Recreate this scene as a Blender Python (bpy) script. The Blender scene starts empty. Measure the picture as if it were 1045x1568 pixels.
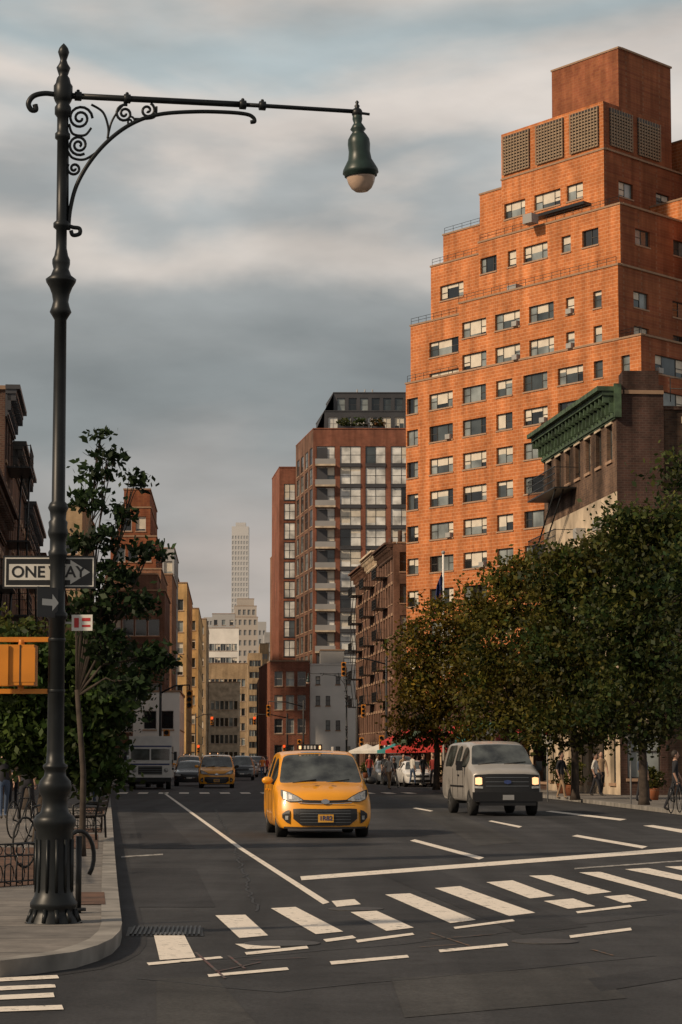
import bpy, math, random, bmesh
import numpy as np
from mathutils import Vector, Matrix
random.seed(7)
FO=3730.0; TH=math.atan(376/3730.0); cT=math.cos(TH); sT=math.sin(TH); CAMH=1.65
# ---------- photogrammetric survey: photo bearing -> metric site position ----------
def ray(px,py):
    u=px-522.5; v=784-py; D=FO*cT-v*sT
    return u/D,(FO*sT+v*cT)/D
def G(px,py,z=0.0):
    r,e=ray(px,py); Y=(z-CAMH)/e
    return (r*Y,Y)
def P3(px,py,Y):
    r,e=ray(px,py); return (r*Y,Y,CAMH+e*Y)
def XA(px,Y,py=1100): return ray(px,py)[0]*Y
def ZA(py,Y): return CAMH+ray(522,py)[1]*Y
scene=bpy.context.scene
COL=scene.collection
# ---------- materials ----------
def newmat(name):
    m=bpy.data.materials.new(name); m.use_nodes=True
    nt=m.node_tree; b=nt.nodes['Principled BSDF']
    return m,nt,b
def simple(name,c,rough=.6,metal=0,var=.12,scale=3,spec=.5,emit=None,es=0,coat=0,bump=0):
    m,nt,b=newmat(name)
    b.inputs['Roughness'].default_value=rough; b.inputs['Metallic'].default_value=metal
    b.inputs['Specular IOR Level'].default_value=spec
    if coat: b.inputs['Coat Weight'].default_value=coat; b.inputs['Coat Roughness'].default_value=.05
    tc=nt.nodes.new('ShaderNodeTexCoord'); n=nt.nodes.new('ShaderNodeTexNoise'); n.inputs['Scale'].default_value=scale; n.inputs['Detail'].default_value=6
    nt.links.new(tc.outputs['Object'],n.inputs['Vector'])
    r=nt.nodes.new('ShaderNodeValToRGB')
    r.color_ramp.elements[0].position=.3; r.color_ramp.elements[1].position=.7
    r.color_ramp.elements[0].color=(*[x*(1-var) for x in c],1); r.color_ramp.elements[1].color=(*[min(1,x*(1+var)) for x in c],1)
    nt.links.new(n.outputs['Fac'],r.inputs['Fac']); nt.links.new(r.outputs['Color'],b.inputs['Base Color'])
    if bump:
        bp=nt.nodes.new('ShaderNodeBump'); bp.inputs['Strength'].default_value=bump
        nt.links.new(n.outputs['Fac'],bp.inputs['Height']); nt.links.new(bp.outputs['Normal'],b.inputs['Normal'])
    if emit: b.inputs['Emission Color'].default_value=(*emit,1); b.inputs['Emission Strength'].default_value=es
    return m
def brick(name,c1,c2,mortar,bw=.42,bh=.16,mix=.55,streak=.35,ms=.012):
    m,nt,b=newmat(name); N=nt.nodes; L=nt.links
    b.inputs['Roughness'].default_value=.9; b.inputs['Specular IOR Level'].default_value=.2
    g=N.new('ShaderNodeNewGeometry'); s=N.new('ShaderNodeSeparateXYZ'); L.new(g.outputs['Position'],s.inputs[0])
    a=N.new('ShaderNodeMath'); a.operation='SUBTRACT'; L.new(s.outputs[0],a.inputs[0]); L.new(s.outputs[1],a.inputs[1])
    cb=N.new('ShaderNodeCombineXYZ'); L.new(a.outputs[0],cb.inputs[0]); L.new(s.outputs[2],cb.inputs[1])
    br=N.new('ShaderNodeTexBrick'); br.inputs['Scale'].default_value=1; br.inputs['Brick Width'].default_value=bw; br.inputs['Row Height'].default_value=bh
    br.inputs['Mortar Size'].default_value=ms; br.inputs['Color1'].default_value=(*c1,1); br.inputs['Color2'].default_value=(*c2,1); br.inputs['Mortar'].default_value=(*mortar,1)
    L.new(cb.outputs[0],br.inputs['Vector'])
    n1=N.new('ShaderNodeTexNoise'); n1.inputs['Scale'].default_value=.35; n1.inputs['Detail'].default_value=8; n1.inputs['Roughness'].default_value=.65
    L.new(g.outputs['Position'],n1.inputs['Vector'])
    mp=N.new('ShaderNodeMapping'); mp.inputs['Scale'].default_value=(1.3,1.3,.12); L.new(g.outputs['Position'],mp.inputs[0])
    n2=N.new('ShaderNodeTexNoise'); n2.inputs['Scale'].default_value=1; n2.inputs['Detail'].default_value=5; L.new(mp.outputs[0],n2.inputs['Vector'])
    r1=N.new('ShaderNodeMapRange'); r1.inputs[1].default_value=.3; r1.inputs[2].default_value=.7; r1.inputs[3].default_value=1-streak; r1.inputs[4].default_value=1+streak*.6
    L.new(n1.outputs['Fac'],r1.inputs[0])
    r2=N.new('ShaderNodeMapRange'); r2.inputs[1].default_value=.35; r2.inputs[2].default_value=.65; r2.inputs[3].default_value=1-streak*.7; r2.inputs[4].default_value=1+streak*.4
    L.new(n2.outputs['Fac'],r2.inputs[0])
    mu=N.new('ShaderNodeMath'); mu.operation='MULTIPLY'; L.new(r1.outputs[0],mu.inputs[0]); L.new(r2.outputs[0],mu.inputs[1])
    vm=N.new('ShaderNodeVectorMath'); vm.operation='SCALE'; L.new(br.outputs['Color'],vm.inputs[0]); L.new(mu.outputs[0],vm.inputs['Scale'])
    L.new(vm.outputs[0],b.inputs['Base Color'])
    return m
def glassmat(name,c,rough=.08,spec=.8):
    m=simple(name,c,rough,0,.5,.6,spec=spec); return m
M={}
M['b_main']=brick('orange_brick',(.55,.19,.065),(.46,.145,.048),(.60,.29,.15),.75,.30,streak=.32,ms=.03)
M['b_main_d']=brick('brown_brick_and_side_shade',(.31,.11,.05),(.25,.08,.04),(.3,.14,.08),.6,.24)  # brown brick; on the orange building's right-hand walls it paints in shade
M['b_red']=brick('red_brick',(.25,.085,.05),(.19,.062,.038),(.28,.18,.13))
M['b_dark']=brick('dark_brick',(.11,.055,.04),(.075,.04,.03),(.12,.09,.07),.22,.09)
M['b_old']=brick('old_brick',(.19,.09,.06),(.14,.065,.045),(.2,.14,.1),.22,.09,streak=.5)
M['b_sooty']=brick('sooty_brick',(.055,.032,.026),(.078,.04,.031),(.085,.058,.047),.24,.1,streak=.75)
M['b_weath']=brick('weathered_brick',(.17,.10,.065),(.10,.06,.045),(.15,.11,.08),.24,.1,streak=.8)
M['b_tan']=brick('tan_brick',(.42,.29,.17),(.36,.25,.14),(.36,.26,.17))
M['b_ochre']=brick('ochre_brick',(.66,.41,.17),(.60,.36,.15),(.55,.38,.2))
M['b_brown']=brick('brown_brick',(.28,.13,.075),(.22,.10,.055),(.3,.2,.14))
M['plaster']=simple('cream_render',(.50,.40,.29),.9,var=.38,scale=.9)
M['white_wall']=simple('white_wall',(.74,.70,.64),.9,var=.15,scale=.3)
M['haze']=simple('hazed_tower_concrete',(.50,.49,.48),.8,var=.04,scale=.02)  # distance haze painted into the concrete colour
M['hazeg']=simple('hazed_tower_glass',(.36,.365,.37),.5,var=.06,scale=.05)  # far glass lightened, haze is in the base colour
M['grey']=simple('grey_stone',(.30,.29,.28),.85,var=.12,scale=.4)
M['greyl']=simple('hazed_grey_stone',(.38,.37,.36),.85,var=.08,scale=.1)  # grey stone lifted in colour to imitate haze on far buildings
M['dkgrey']=simple('dark_panel',(.05,.05,.055),.5,var=.2,scale=.5)
M['coping']=simple('coping_stone',(.30,.19,.12),.85)
M['metal_d']=simple('black_iron',(.012,.013,.014),.45,metal=.0,var=.3,scale=8,spec=.4)
M['louver']=simple('louver_metal',(.27,.19,.12),.6,var=.15)
M['green']=simple('green_copper_paint',(.050,.085,.045),.7,var=.6,scale=2.5)
M['g_dark']=glassmat('window_glass_dark',(.012,.014,.015)); M['g_mid']=glassmat('window_glass_mid',(.05,.06,.062)); M['g_lite']=glassmat('window_glass_sky',(.21,.235,.23),.15)
M['g_white']=glassmat('window_glass_bright',(.62,.61,.57),.25,.5)
M['blind']=simple('blind_fabric',(.62,.56,.46),.8,var=.12,scale=1.5)
M['frame_w']=simple('window_frame_light',(.50,.47,.43),.6); M['frame_d']=simple('window_frame_dark',(.05,.045,.04),.5)
M['sill']=simple('stone_sill',(.36,.23,.15),.85)
M['ac']=simple('air_conditioner',(.34,.33,.31),.6)
# ---------- mesh builder ----------
class MB:
    def __init__(s): s.v=[];s.f=[];s.m=[];s.mats=[];s.sm=[]
    def mi(s,mat):
        if isinstance(mat,str): mat=M[mat]
        if mat not in s.mats: s.mats.append(mat)
        return s.mats.index(mat)
    def face(s,pts,mat,smooth=False):
        n=len(s.v); s.v+= [tuple(p) for p in pts]; s.f.append(tuple(range(n,n+len(pts)))); s.m.append(s.mi(mat)); s.sm.append(smooth)
    def mesh(s,vs,fs,mat,smooth=False):
        n=len(s.v); s.v+=[tuple(p) for p in vs]; k=s.mi(mat)
        for f in fs: s.f.append(tuple(i+n for i in f)); s.m.append(k); s.sm.append(smooth)
    def obox(s,o,a,b,c,mat):
        o=Vector(o);a=Vector(a);b=Vector(b);c=Vector(c)
        vs=[o,o+a,o+a+b,o+b,o+c,o+a+c,o+a+b+c,o+b+c]
        s.mesh(vs,[(0,3,2,1),(4,5,6,7),(0,1,5,4),(1,2,6,5),(2,3,7,6),(3,0,4,7)],mat)
    def box(s,x0,x1,y0,y1,z0,z1,mat): s.obox((x0,y0,z0),(x1-x0,0,0),(0,y1-y0,0),(0,0,z1-z0),mat)
    def tube(s,path,rad,mat,n=8,smooth=True):
        path=[Vector(p) for p in path]; k=len(path)
        if not hasattr(rad,'__len__'): rad=[rad]*k
        vs=[];fs=[];up=None
        for i,p in enumerate(path):
            t=(path[min(i+1,k-1)]-path[max(i-1,0)]).normalized()
            if up is None:
                up=Vector((0,0,1)) if abs(t.z)<.9 else Vector((1,0,0))
            a=t.cross(up)
            if a.length<1e-4: a=t.cross(Vector((0,1,.1)))
            a.normalize(); b=a.cross(t).normalized(); up=b
            for j in range(n):
                w=2*math.pi*j/n; vs.append(p+(a*math.cos(w)+b*math.sin(w))*rad[i])
        for i in range(k-1):
            for j in range(n): fs.append((i*n+j,i*n+(j+1)%n,(i+1)*n+(j+1)%n,(i+1)*n+j))
        fs.append(tuple(range(n))[::-1]); fs.append(tuple(range((k-1)*n,k*n)))
        s.mesh(vs,fs,mat,smooth)
    def lathe(s,prof,c,mat,n=20,axis='z',smooth=True,R=None):
        vs=[];fs=[];c=Vector(c)
        for r,z in prof:
            for j in range(n):
                w=2*math.pi*j/n; p=Vector((r*math.cos(w),r*math.sin(w),z)) if axis=='z' else Vector((z,r*math.cos(w),r*math.sin(w)))
                if R: p=R@p
                vs.append(c+p)
        k=len(prof)
        for i in range(k-1):
            for j in range(n): fs.append((i*n+j,i*n+(j+1)%n,(i+1)*n+(j+1)%n,(i+1)*n+j))
        if prof[0][0]>1e-3: fs.append(tuple(range(n))[::-1])
        if prof[-1][0]>1e-3: fs.append(tuple(range((k-1)*n,k*n)))
        s.mesh(vs,fs,mat,smooth)
    def ball(s,c,r,mat,n=10,sc=(1,1,1)):
        vs=[];fs=[]
        for i in range(n+1):
            a=math.pi*i/n
            for j in range(n*2):
                b=math.pi*j/n; vs.append((c[0]+r*sc[0]*math.sin(a)*math.cos(b),c[1]+r*sc[1]*math.sin(a)*math.sin(b),c[2]+r*sc[2]*math.cos(a)))
        for i in range(n):
            for j in range(n*2): fs.append((i*2*n+j,i*2*n+(j+1)%(2*n),(i+1)*2*n+(j+1)%(2*n),(i+1)*2*n+j))
        s.mesh(vs,fs,mat,True)
    def build(s,name,parent=None,loc=None,rot=0,bevel=0):
        me=bpy.data.meshes.new(name); me.from_pydata(s.v,[],s.f)
        for m in s.mats: me.materials.append(m)
        me.polygons.foreach_set('material_index',s.m); me.polygons.foreach_set('use_smooth',s.sm)
        me.update(); o=bpy.data.objects.new(name,me); COL.objects.link(o)
        if parent: o.parent=parent
        if loc: o.location=loc
        if rot: o.rotation_euler=(0,0,rot)
        if bevel:
            b=o.modifiers.new('bevel','BEVEL'); b.width=bevel; b.segments=2; b.limit_method='ANGLE'
        return o
def empty(name,loc=(0,0,0),rot=0):
    e=bpy.data.objects.new(name,None); COL.objects.link(e); e.location=loc; e.rotation_euler=(0,0,rot); e.empty_display_size=.3; return e
# ---------- facades ----------
def facade(mb,O,U,N,W,z0,z1,cols,rows,wall,st=None):
    st=st or {}; dep=st.get('dep',.22); frame=st.get('frame','frame_d'); sill=st.get('sill','sill'); kind=st.get('kind','double')
    lite=st.get('lite',.25); blindp=st.get('blind',.35); ac=st.get('ac',.0); simple_=st.get('simple',False); lint=st.get('lintel'); pane=st.get('pane','g_lite'); alt=st.get('alt')
    skip=st.get('skip',lambda i,j:False)
    O=Vector((O[0],O[1],0));U=Vector((U[0],U[1],0));N=Vector((N[0],N[1],0)); Z=Vector((0,0,1))
    def pt(u,z,d=0): return O+U*u+N*d+Z*z
    def q(u0,u1,a,b,d,mat): mb.face([pt(u0,a,d),pt(u1,a,d),pt(u1,b,d),pt(u0,b,d)],mat)
    def bx(u0,u1,a,b,d0,d1,mat): mb.obox(pt(u0,a,d0),U*(u1-u0),N*(d1-d0),Z*(b-a),mat)
    cols=sorted([c for c in cols if c[0]>0.05 and c[1]<W-.05]); rows=sorted([r for r in rows if r[0]>z0+.05 and r[1]<z1-.05])
    zc=z0
    for ri,(a,b) in enumerate(rows):
        if a>zc: q(0,W,zc,a,0,wall)
        uc=0
        for ci,(u0,u1) in enumerate(cols):
            if u0<uc: continue
            if skip(ci,ri): continue
            q(uc,u0,a,b,0,wall); uc=u1
            mb.face([pt(u0,a),pt(u0,a,-dep),pt(u0,b,-dep),pt(u0,b)],wall); mb.face([pt(u1,a),pt(u1,a,-dep),pt(u1,b,-dep),pt(u1,b)],wall)
            mb.face([pt(u0,a),pt(u1,a),pt(u1,a,-dep),pt(u0,a,-dep)],wall); mb.face([pt(u0,b),pt(u1,b),pt(u1,b,-dep),pt(u0,b,-dep)],wall)
            w=u1-u0
            if kind=='triple' and w>2.2: fr=[0,.27,.73,1]
            elif kind=='quad': fr=[0,.25,.5,.75,1]
            elif kind=='double' or w>1.5: fr=[0,.5,1] if w>1.2 else [0,1]
            else: fr=[0,1]
            hb=random.random()<blindp
            for k in range(len(fr)-1):
                x0=u0+w*fr[k]; x1=u0+w*fr[k+1]
                r=random.random(); gm=alt or (pane if r<lite else ('g_mid' if r<lite+(1-lite)*.4 else 'g_dark'))
                if hb and random.random()<.8:
                    sp=a+(b-a)*random.choice([.15,.3,.5,.5,.6,.75]); q(x0,x1,a,sp,-dep,gm); q(x0,x1,sp,b,-dep,'blind')
                else: q(x0,x1,a,b,-dep,gm)
            if not simple_:
                t=.06
                bx(u0,u1,a,a+t,-dep-.01,-dep+.05,frame); bx(u0,u1,b-t,b,-dep-.01,-dep+.05,frame)
                for f in fr:
                    c=min(max(u0+w*f,u0+t/2),u1-t/2); bx(c-t/2,c+t/2,a+t,b-t,-dep-.01,-dep+.045,frame)
                if st.get('sash',True): 
                    m=(a+b)/2
                    for k in range(len(fr)-1):
                        if kind=='triple' and k==1 : continue
                        bx(u0+w*fr[k]+t/2,u0+w*fr[k+1]-t/2,m-.03,m+.03,-dep-.01,-dep+.035,frame)
                bx(u0-.06,u1+.06,a-.12,a,-.03,.07,sill)
                if lint: bx(u0-.12,u1+.12,b,b+.28,-.03,.06,lint)
                if random.random()<ac: bx(u0+.15,u0+.8,a+.0,a+.42,-dep-.01,.28,'ac')
        q(uc,W,a,b,0,wall); zc=b
    q(0,W,zc,z1,0,wall)
def perp(a,away):
    n=Vector((-a[1],a[0],0)); 
    if n.dot(Vector((away[0],away[1],0)))>0: n=-n
    return n.normalized()
def building(mb,C,A,LA,B,LB,z0,z1,wall,front=None,side=None,far=None,cop='coping',par=.0):
    A=Vector((A[0],A[1],0)).normalized();B=Vector((B[0],B[1],0)).normalized();C=Vector((C[0],C[1],0))
    NA=perp(A,B);NB=perp(B,A)
    f=front or ([],[],None); s=side or ([],[],None); r=far or ([],[],None)
    facade(mb,C,A,NA,LA,z0,z1,f[0],f[1],wall if len(f)<4 else f[3],f[2])
    facade(mb,C,B,NB,LB,z0,z1,s[0],s[1],wall if len(s)<4 else s[3],s[2])
    facade(mb,C+A*LA,B,-NB,LB,z0,z1,r[0],r[1],wall,r[2])
    q=[C+B*LB,C+B*LB+A*LA]; mb.face([q[0]+Vector((0,0,z0)),q[1]+Vector((0,0,z0)),q[1]+Vector((0,0,z1)),q[0]+Vector((0,0,z1))],wall)
    Z=Vector((0,0,1)); zt=z1-.25
    mb.face([C+Z*zt,C+A*LA+Z*zt,C+A*LA+B*LB+Z*zt,C+B*LB+Z*zt],'dkgrey')
    if cop:
        t=.35
        mb.obox(C+NA*.08+NB*.08+Z*(z1+.002),A*(LA+.16),-NA*t,Z*.16,cop)
        mb.obox(C-NA*t+NB*.08+Z*(z1+.002),B*(LB-t),-NB*t,Z*.16,cop)
        mb.obox(C+A*(LA+.08)-NA*t+Z*(z1+.002),B*(LB-t),NB*t,Z*.16,cop)
def auto(L,n,w,m=1.0):
    if n==1: return [(L/2-w/2,L/2+w/2)]
    g=(L-2*m-w)/(n-1); return [(m+i*g,m+i*g+w) for i in range(n)]
def railing(mb,p0,p1,z,h=1.0,n=None,mat='metal_d'):
    p0=Vector((*p0[:2],z));p1=Vector((*p1[:2],z)); L=(p1-p0).length; n=n or max(2,int(L/1.1))
    for i in range(n+1):
        p=p0.lerp(p1,i/n); mb.tube([p,p+Vector((0,0,h))],.02,mat,4)
    for hh in (h,h*.55): mb.tube([p0+Vector((0,0,hh)),p1+Vector((0,0,hh))],.02,mat,4)
# ================= MAIN STEPPED BUILDING =================
A=Vector((-.573,.819,0)).normalized(); B=Vector((.648,.762,0)).normalized(); P0=Vector((11.4,208,0))
def a_at(px,py,b):
    r=ray(px,py)[0]; p=P0+B*b; return (r*p.y-p.x)/(A.x-r*A.y)
def b_len(px,py,a,b):
    r=ray(px,py)[0]; p=P0+A*a+B*b; return (r*p.y-p.x)/(B.x-r*B.y)
def PT(a,b): return P0+A*a+B*b
Zk=lambda k:18.5+2.87*k
mb=MB()
stm=dict(kind='triple',lite=.42,blind=.55,frame='frame_d',ac=.12,dep=.22)
def tier(b,pl,pr,yl,z0,z1,depth,cols,rows,side=None,wall='b_main',cop='coping',st=stm):
    aR=a_at(pr,yl,b); aL=a_at(pl,yl,b)
    cc=[]
    for c,w in cols:
        u1=a_at(c-w/2,yl,b)-aR; u0=a_at(c+w/2,yl,b)-aR; cc.append((u0,u1))
    rr=[(Zk(k)-.70,Zk(k)+.70) for k in rows]
    building(mb,PT(aR,b),A,aL-aR,B,depth,z0,z1,wall,(cc,rr,st),side,None,cop)
    return aR,aL
sidew=lambda rows,L=30:([(2.2,4.4),(8,10.2),(14,16)],[(Zk(k)-.68,Zk(k)+.65) for k in rows],stm,'b_main_d')  # right-hand walls get the darker brick as painted shade
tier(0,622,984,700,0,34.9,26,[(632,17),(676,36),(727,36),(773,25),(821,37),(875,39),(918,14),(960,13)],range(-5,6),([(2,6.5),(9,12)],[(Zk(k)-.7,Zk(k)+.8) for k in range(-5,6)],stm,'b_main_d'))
a1=tier(0,703,947,450,34.9,41.0,26,[(726,37),(777,38),(829,38),(873,13),(915,13)],[6,7],sidew([6,7]))
tier(4,629,712,520,34.9,41.2,20,[(680,45)],[6,7])
a2=tier(3,733,950,350,41,46.9,24,[(748,25),(784,13),(820,37),(867,14),(904,25)],[8.1,9.15],sidew([8,9.1]))
tier(7,660,745,430,41.2,47.2,18,[(692,36)],[9.05,8.1])
tier(10,679,745,380,47.2,50.9,14,[(706,34)],[10.1])
tier(8,735,790,320,46.9,53,14,[],[])
a3=tier(6,768,925,250,46.9,53.0,20,[(788,32),(838,40),(880,25)],[10,11],sidew([11]))
aR,aL=a3; Cn=PT(aR,6); Lf=aL-aR; NA=perp(A,B); NB=perp(B,A)
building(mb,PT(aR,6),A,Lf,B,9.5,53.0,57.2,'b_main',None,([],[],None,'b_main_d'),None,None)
def louvers(O,U,N,spans,z0,z1):
    for u0,u1 in spans:
        mb.obox(O+U*u0+N*.004+Vector((0,0,z0)),U*(u1-u0),N*.06,Vector((0,0,z1-z0)),'frame_d')
        k=int((z1-z0)/.28)
        for i in range(k):
            mb.obox(O+U*u0+N*.07+Vector((0,0,z0+i*.28)),U*(u1-u0),N*.1,Vector((0,0,.14)),'louver')
        nn=max(2,int((u1-u0)/.4))
        for i in range(nn+1):
            mb.obox(O+U*(u0+(u1-u0-.08)*i/nn)+N*.18+Vector((0,0,z0)),U*.1,N*.03,Vector((0,0,z1-z0)),'louver')
g=Lf/3
louvers(Cn,A,NA,[(i*g+.55,(i+1)*g-.4) for i in range(3)],53.4,56.9)
louvers(Cn,B,NB,[(.9,4.2),(5.2,8.6)],53.5,56.8)
b4=9; aR4=a_at(947,100,b4); aL4=a_at(845,100,b4); L4=b_len(1027,110,aR4,b4)
building(mb,PT(aR4,b4),A,aL4-aR4,B,L4,50,ZA(74,PT(aR4,b4).y),'b_main_d')
def wing(b,pl,yl,top,cols,rows,depth=14,z0=0):
    aL=a_at(pl,yl,b); aR=a_at(1110,yl,b)
    cc=[(a_at(c+w/2,yl,b)-aR,a_at(c-w/2,yl,b)-aR) for c,w in cols]
    zt=ZA(top,PT(aL,b).y)
    building(mb,PT(aR,b),A,aL-aR,B,depth,z0,zt,'b_main',(cc,[(Zk(k)-.68,Zk(k)+.65) for k in rows],stm),None,None)
wing(13,985,400,322,[(1031,20)],[6,7,8,9])
wing(19,1000,260,230,[(1022,12)],[9,10,11])
for (pa,pb,b,z) in ((703,945,.3,41.2),(735,948,3.3,47.1),(624,700,.3,35.1),(630,700,4.3,41.4),(662,735,7.3,47.4),(681,735,10.3,51.1),(950,982,.3,35.1)):
    railing(mb,PT(a_at(pa,500 if z<45 else 350,b),b),PT(a_at(pb,500 if z<45 else 350,b),b),z,.6)
mb.obox(PT(a_at(902,300,5),4.2)+Vector((0,0,48.2)),A*(a_at(820,300,5)-a_at(902,300,5)),B*1.2,Vector((0,0,.25)),'metal_d')
for pa,zz in ((790,41.2),(815,47.0)):
    o=PT(a_at(pa,430,1.5),1.5); mb.obox(o+Vector((0,0,zz)),A*1.2,B*1.0,Vector((0,0,.8)),'grey')
mb.build('orange_brick_apartment_building')
# ================= grid apartment tower =================
mb=MB(); Y2=350; X=lambda px,Y=Y2,py=800:ray(px,py)[0]*Y
C=(X(480),Y2); W=X(640)-X(480)
cols=[(X(a)-X(480),X(b)-X(480)) for a,b in ((485,513),(521,553),(560,591),(599,631))]
rw=[(2+3.0*i,2+3.0*i+2.5) for i in range(15)]
st2=dict(kind='double',lite=.84,blind=.4,frame='frame_d',sash=True,dep=.15,sill='dkgrey',pane='g_white')
building(mb,C,(1,0),W,(-.145,.99),20,0,49,'b_red',(cols,rw,st2),(auto(20,4,3.2,1.0),rw,dict(kind='single',lite=.35,blind=.0,dep=.1,frame='frame_d'),'b_old'),None,cop='b_red')  # side wall in darker brick, shade painted over its sunlit red
for z0,_ in rw[:]:
    u0,u1=cols[0]
    mb.obox((C[0]+u0-.2,Y2-1.1,z0-.45),(u1-u0+.3,0,0),(0,1.09,0),(0,0,.26),'plaster')
    mb.obox((C[0]+u0-.2,Y2-1.1,z0-.19),(u1-u0+.3,0,0),(0,.06,0),(0,0,.75),'grey')
    mb.obox((C[0]+.55,Y2-.012,z0+.1),(1.5,0,0),(0,-.01,0),(0,0,2.2),'dkgrey')
    for c in cols[1:]: mb.obox((C[0]+c[0],Y2-.14,z0-.5),(c[1]-c[0],0,0),(0,.12,0),(0,0,.36),'dkgrey')
building(mb,(X(497),Y2+3),(1,0),W-1,(-.1,1),14,49,52,'dkgrey',(auto(W-1,7,1.4,.5),[(49.4,51.2)],dict(kind='double',lite=.7,dep=.2,frame='frame_w',pane='g_white')),None,None,cop='dkgrey')
building(mb,(X(511),Y2+5),(1,0),W-1,(-.1,1),12,52,55,'dkgrey',(auto(W-1,8,1.2,.5),[(52.3,54.3)],dict(kind='single',lite=.1,blind=.1,dep=.2,frame='dkgrey')),None,None,cop='dkgrey')
mb.face([(X(482),Y2+3.5,49),(X(497),Y2+3,52.2),(X(511),Y2+5,55),(X(511),Y2+12,55),(X(482),Y2+12,49)],'dkgrey')
for i in range(3):
    mb.tube([(X(548+i*12),Y2+8,55),(X(548+i*12),Y2+8,56)],.12,'grey',6)
Yw=372
building(mb,(X(428,Yw),Yw),(1,0),X(460,Yw)-X(428,Yw),(-.1,1),16,0,46,'b_red',([(X(435,Yw)-X(428,Yw),X(452,Yw)-X(428,Yw))],rw[:14],dict(kind='double',lite=.95,blind=.5,frame='frame_d',dep=.12,pane='g_white',sill='dkgrey')),None,None,cop='b_red')
building(mb,(X(421,Yw+16),Yw+16),(1,0),3,(-.1,1),10,0,34,'b_brown')
mb.build('red_brick_apartment_tower')
# ================= low corner buildings =================
mb=MB(); Y4=300
st4=dict(kind='double',lite=.45,blind=.2,frame='frame_w',dep=.2)
building(mb,(X(415,Y4),Y4),(1,0),X(475,Y4)-X(415,Y4)-.01,(-.09,1),25,0,13.4,'b_red',(auto(X(475,Y4)-X(415,Y4),3,1.0,.5),[(1,3.2),(4.6,6.4),(7.5,9.3),(10.4,12.2)],st4),None,None)
mb.build('red_brick_corner_building')
mb=MB()
building(mb,(X(475,Y4)+.02,Y4+.4),(1,0),X(545,Y4)-X(475,Y4),(-.02,1),22,0,13.0,'white_wall',(auto(X(545,Y4)-X(475,Y4),4,.55,.7),[(1,3.0),(5,6.2),(8.,9.2),(10.6,11.6)],dict(kind='single',lite=.1,blind=.2,dep=.2,frame='frame_d',skip=lambda i,j:(i+j)%3==1)),None,None,cop='white_wall')
building(mb,(X(490,Y4)+.02,Y4+6),(1,0),3,(-.02,1),6,13,15.0,'grey')
mb.build('white_walled_building')
# ================= tenement =================
def fire_escape(mb,O,U,N,u0,u1,zs,pr=1.0):
    O=Vector((O[0],O[1],0));U=Vector((U[0],U[1],0));N=Vector((N[0],N[1],0)); Z=Vector((0,0,1))
    for i,z in enumerate(zs):
        mb.obox(O+U*u0+N*.01+Z*z,U*(u1-u0),N*pr,Z*.06,'metal_d')
        for h in (.35,.65,.95): mb.obox(O+U*u0+N*(pr-.03)+Z*(z+h),U*(u1-u0),N*.03,Z*.035,'metal_d')
        k=int((u1-u0)/.25)
        for j in range(k+1): mb.obox(O+U*(u0+(u1-u0-.03)*j/k)+N*(pr-.035)+Z*(z+.06),U*.025,N*.025,Z*.9,'metal_d')
        for uu in (u0,u1-.03):
            mb.obox(O+U*uu+N*.02+Z*(z+.93),U*.03,N*(pr-.02),Z*.03,'metal_d')
        if i<len(zs)-1:
            a=O+U*(u0+.4)+N*(pr*.5)+Z*z; b=O+U*(u1-.5)+N*(pr*.5)+Z*zs[i+1]
            if i%2: a,b=O+U*(u1-.4)+N*(pr*.5)+Z*z,O+U*(u0+.5)+N*(pr*.5)+Z*zs[i+1]
            mb.tube([a,b],.04,'metal_d',4); mb.tube([a+N*.35,b+N*.35],.04,'metal_d',4)
def cornice(mb,O,U,N,L,z,pr,h,mat,brk=.9):
    O=Vector((O[0],O[1],0));U=Vector((U[0],U[1],0));N=Vector((N[0],N[1],0)); Z=Vector((0,0,1))
    mb.obox(O-U*.1+N*.003+Z*(z-h*.14),U*(L+.2),N*pr,Z*(h*.14),mat)
    mb.obox(O-U*.05+N*.003+Z*(z-h*.28),U*(L+.1),N*(pr*.75),Z*(h*.138),mat)
    mb.obox(O+N*.003+Z*(z-h),U*L,N*.08,Z*(h*.71),mat)
    mb.obox(O+N*.084+Z*(z-h*.95),U*L,N*.06,Z*(h*.08),mat)
    n=int(L/brk)
    for i in range(n+1):
        u=(L-.14)*i/n; mb.obox(O+U*u+N*.085+Z*(z-h*.80),U*.14,N*(pr*.25),Z*(h*.51),mat); mb.obox(O+U*u+N*.085+Z*(z-h*.5),U*.14,N*(pr*.58),Z*(h*.21),mat)
mb=MB(); Yb=238; C=Vector((X(603,Yb,900),Yb,0)); C_e=Vector((X(545,279,900),279,0)); S=(C_e-C).normalized(); LA=(C_e-C).length
NS=perp(S,(1,0)); zb=ZA(832,Yb)
zr=[(4.3+3.1*i,4.3+3.1*i+1.9) for i in range(6)]
building(mb,C,S,LA,(1,.05),14,0,zb,'b_old',(auto(LA,16,1.1,.9),[(.6,3)]+zr,dict(kind='single',lite=.2,blind=.25,lintel='sill',dep=.15)),(auto(14,5,1,.6),zr,dict(kind='single',lite=.3,dep=.2)),None)
th=LA/3
for i,(c,dz) in enumerate((('b_dark',.1),('plaster',.5),('b_old',.0))): cornice(mb,C+S*(th*i+.2),S,NS,th-.4,zb+dz,.9,1.5,c)
for i in range(3): fire_escape(mb,C,S,NS,th*i+th*.4,th*i+th*.75,[4.1+3.1*k for k in range(1,6)],1.2)
building(mb,C+S*5+Vector((2,0,0)),S,3,(1,0),4,zb,zb+1.6,'b_dark')
for i in range(3): mb.tube([C+S*(8+i*9)+Vector((1.5,0,zb)),C+S*(8+i*9)+Vector((1.5,0,zb+2))],.25,'b_dark',6)
mb.build('brick_tenement_building')
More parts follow.
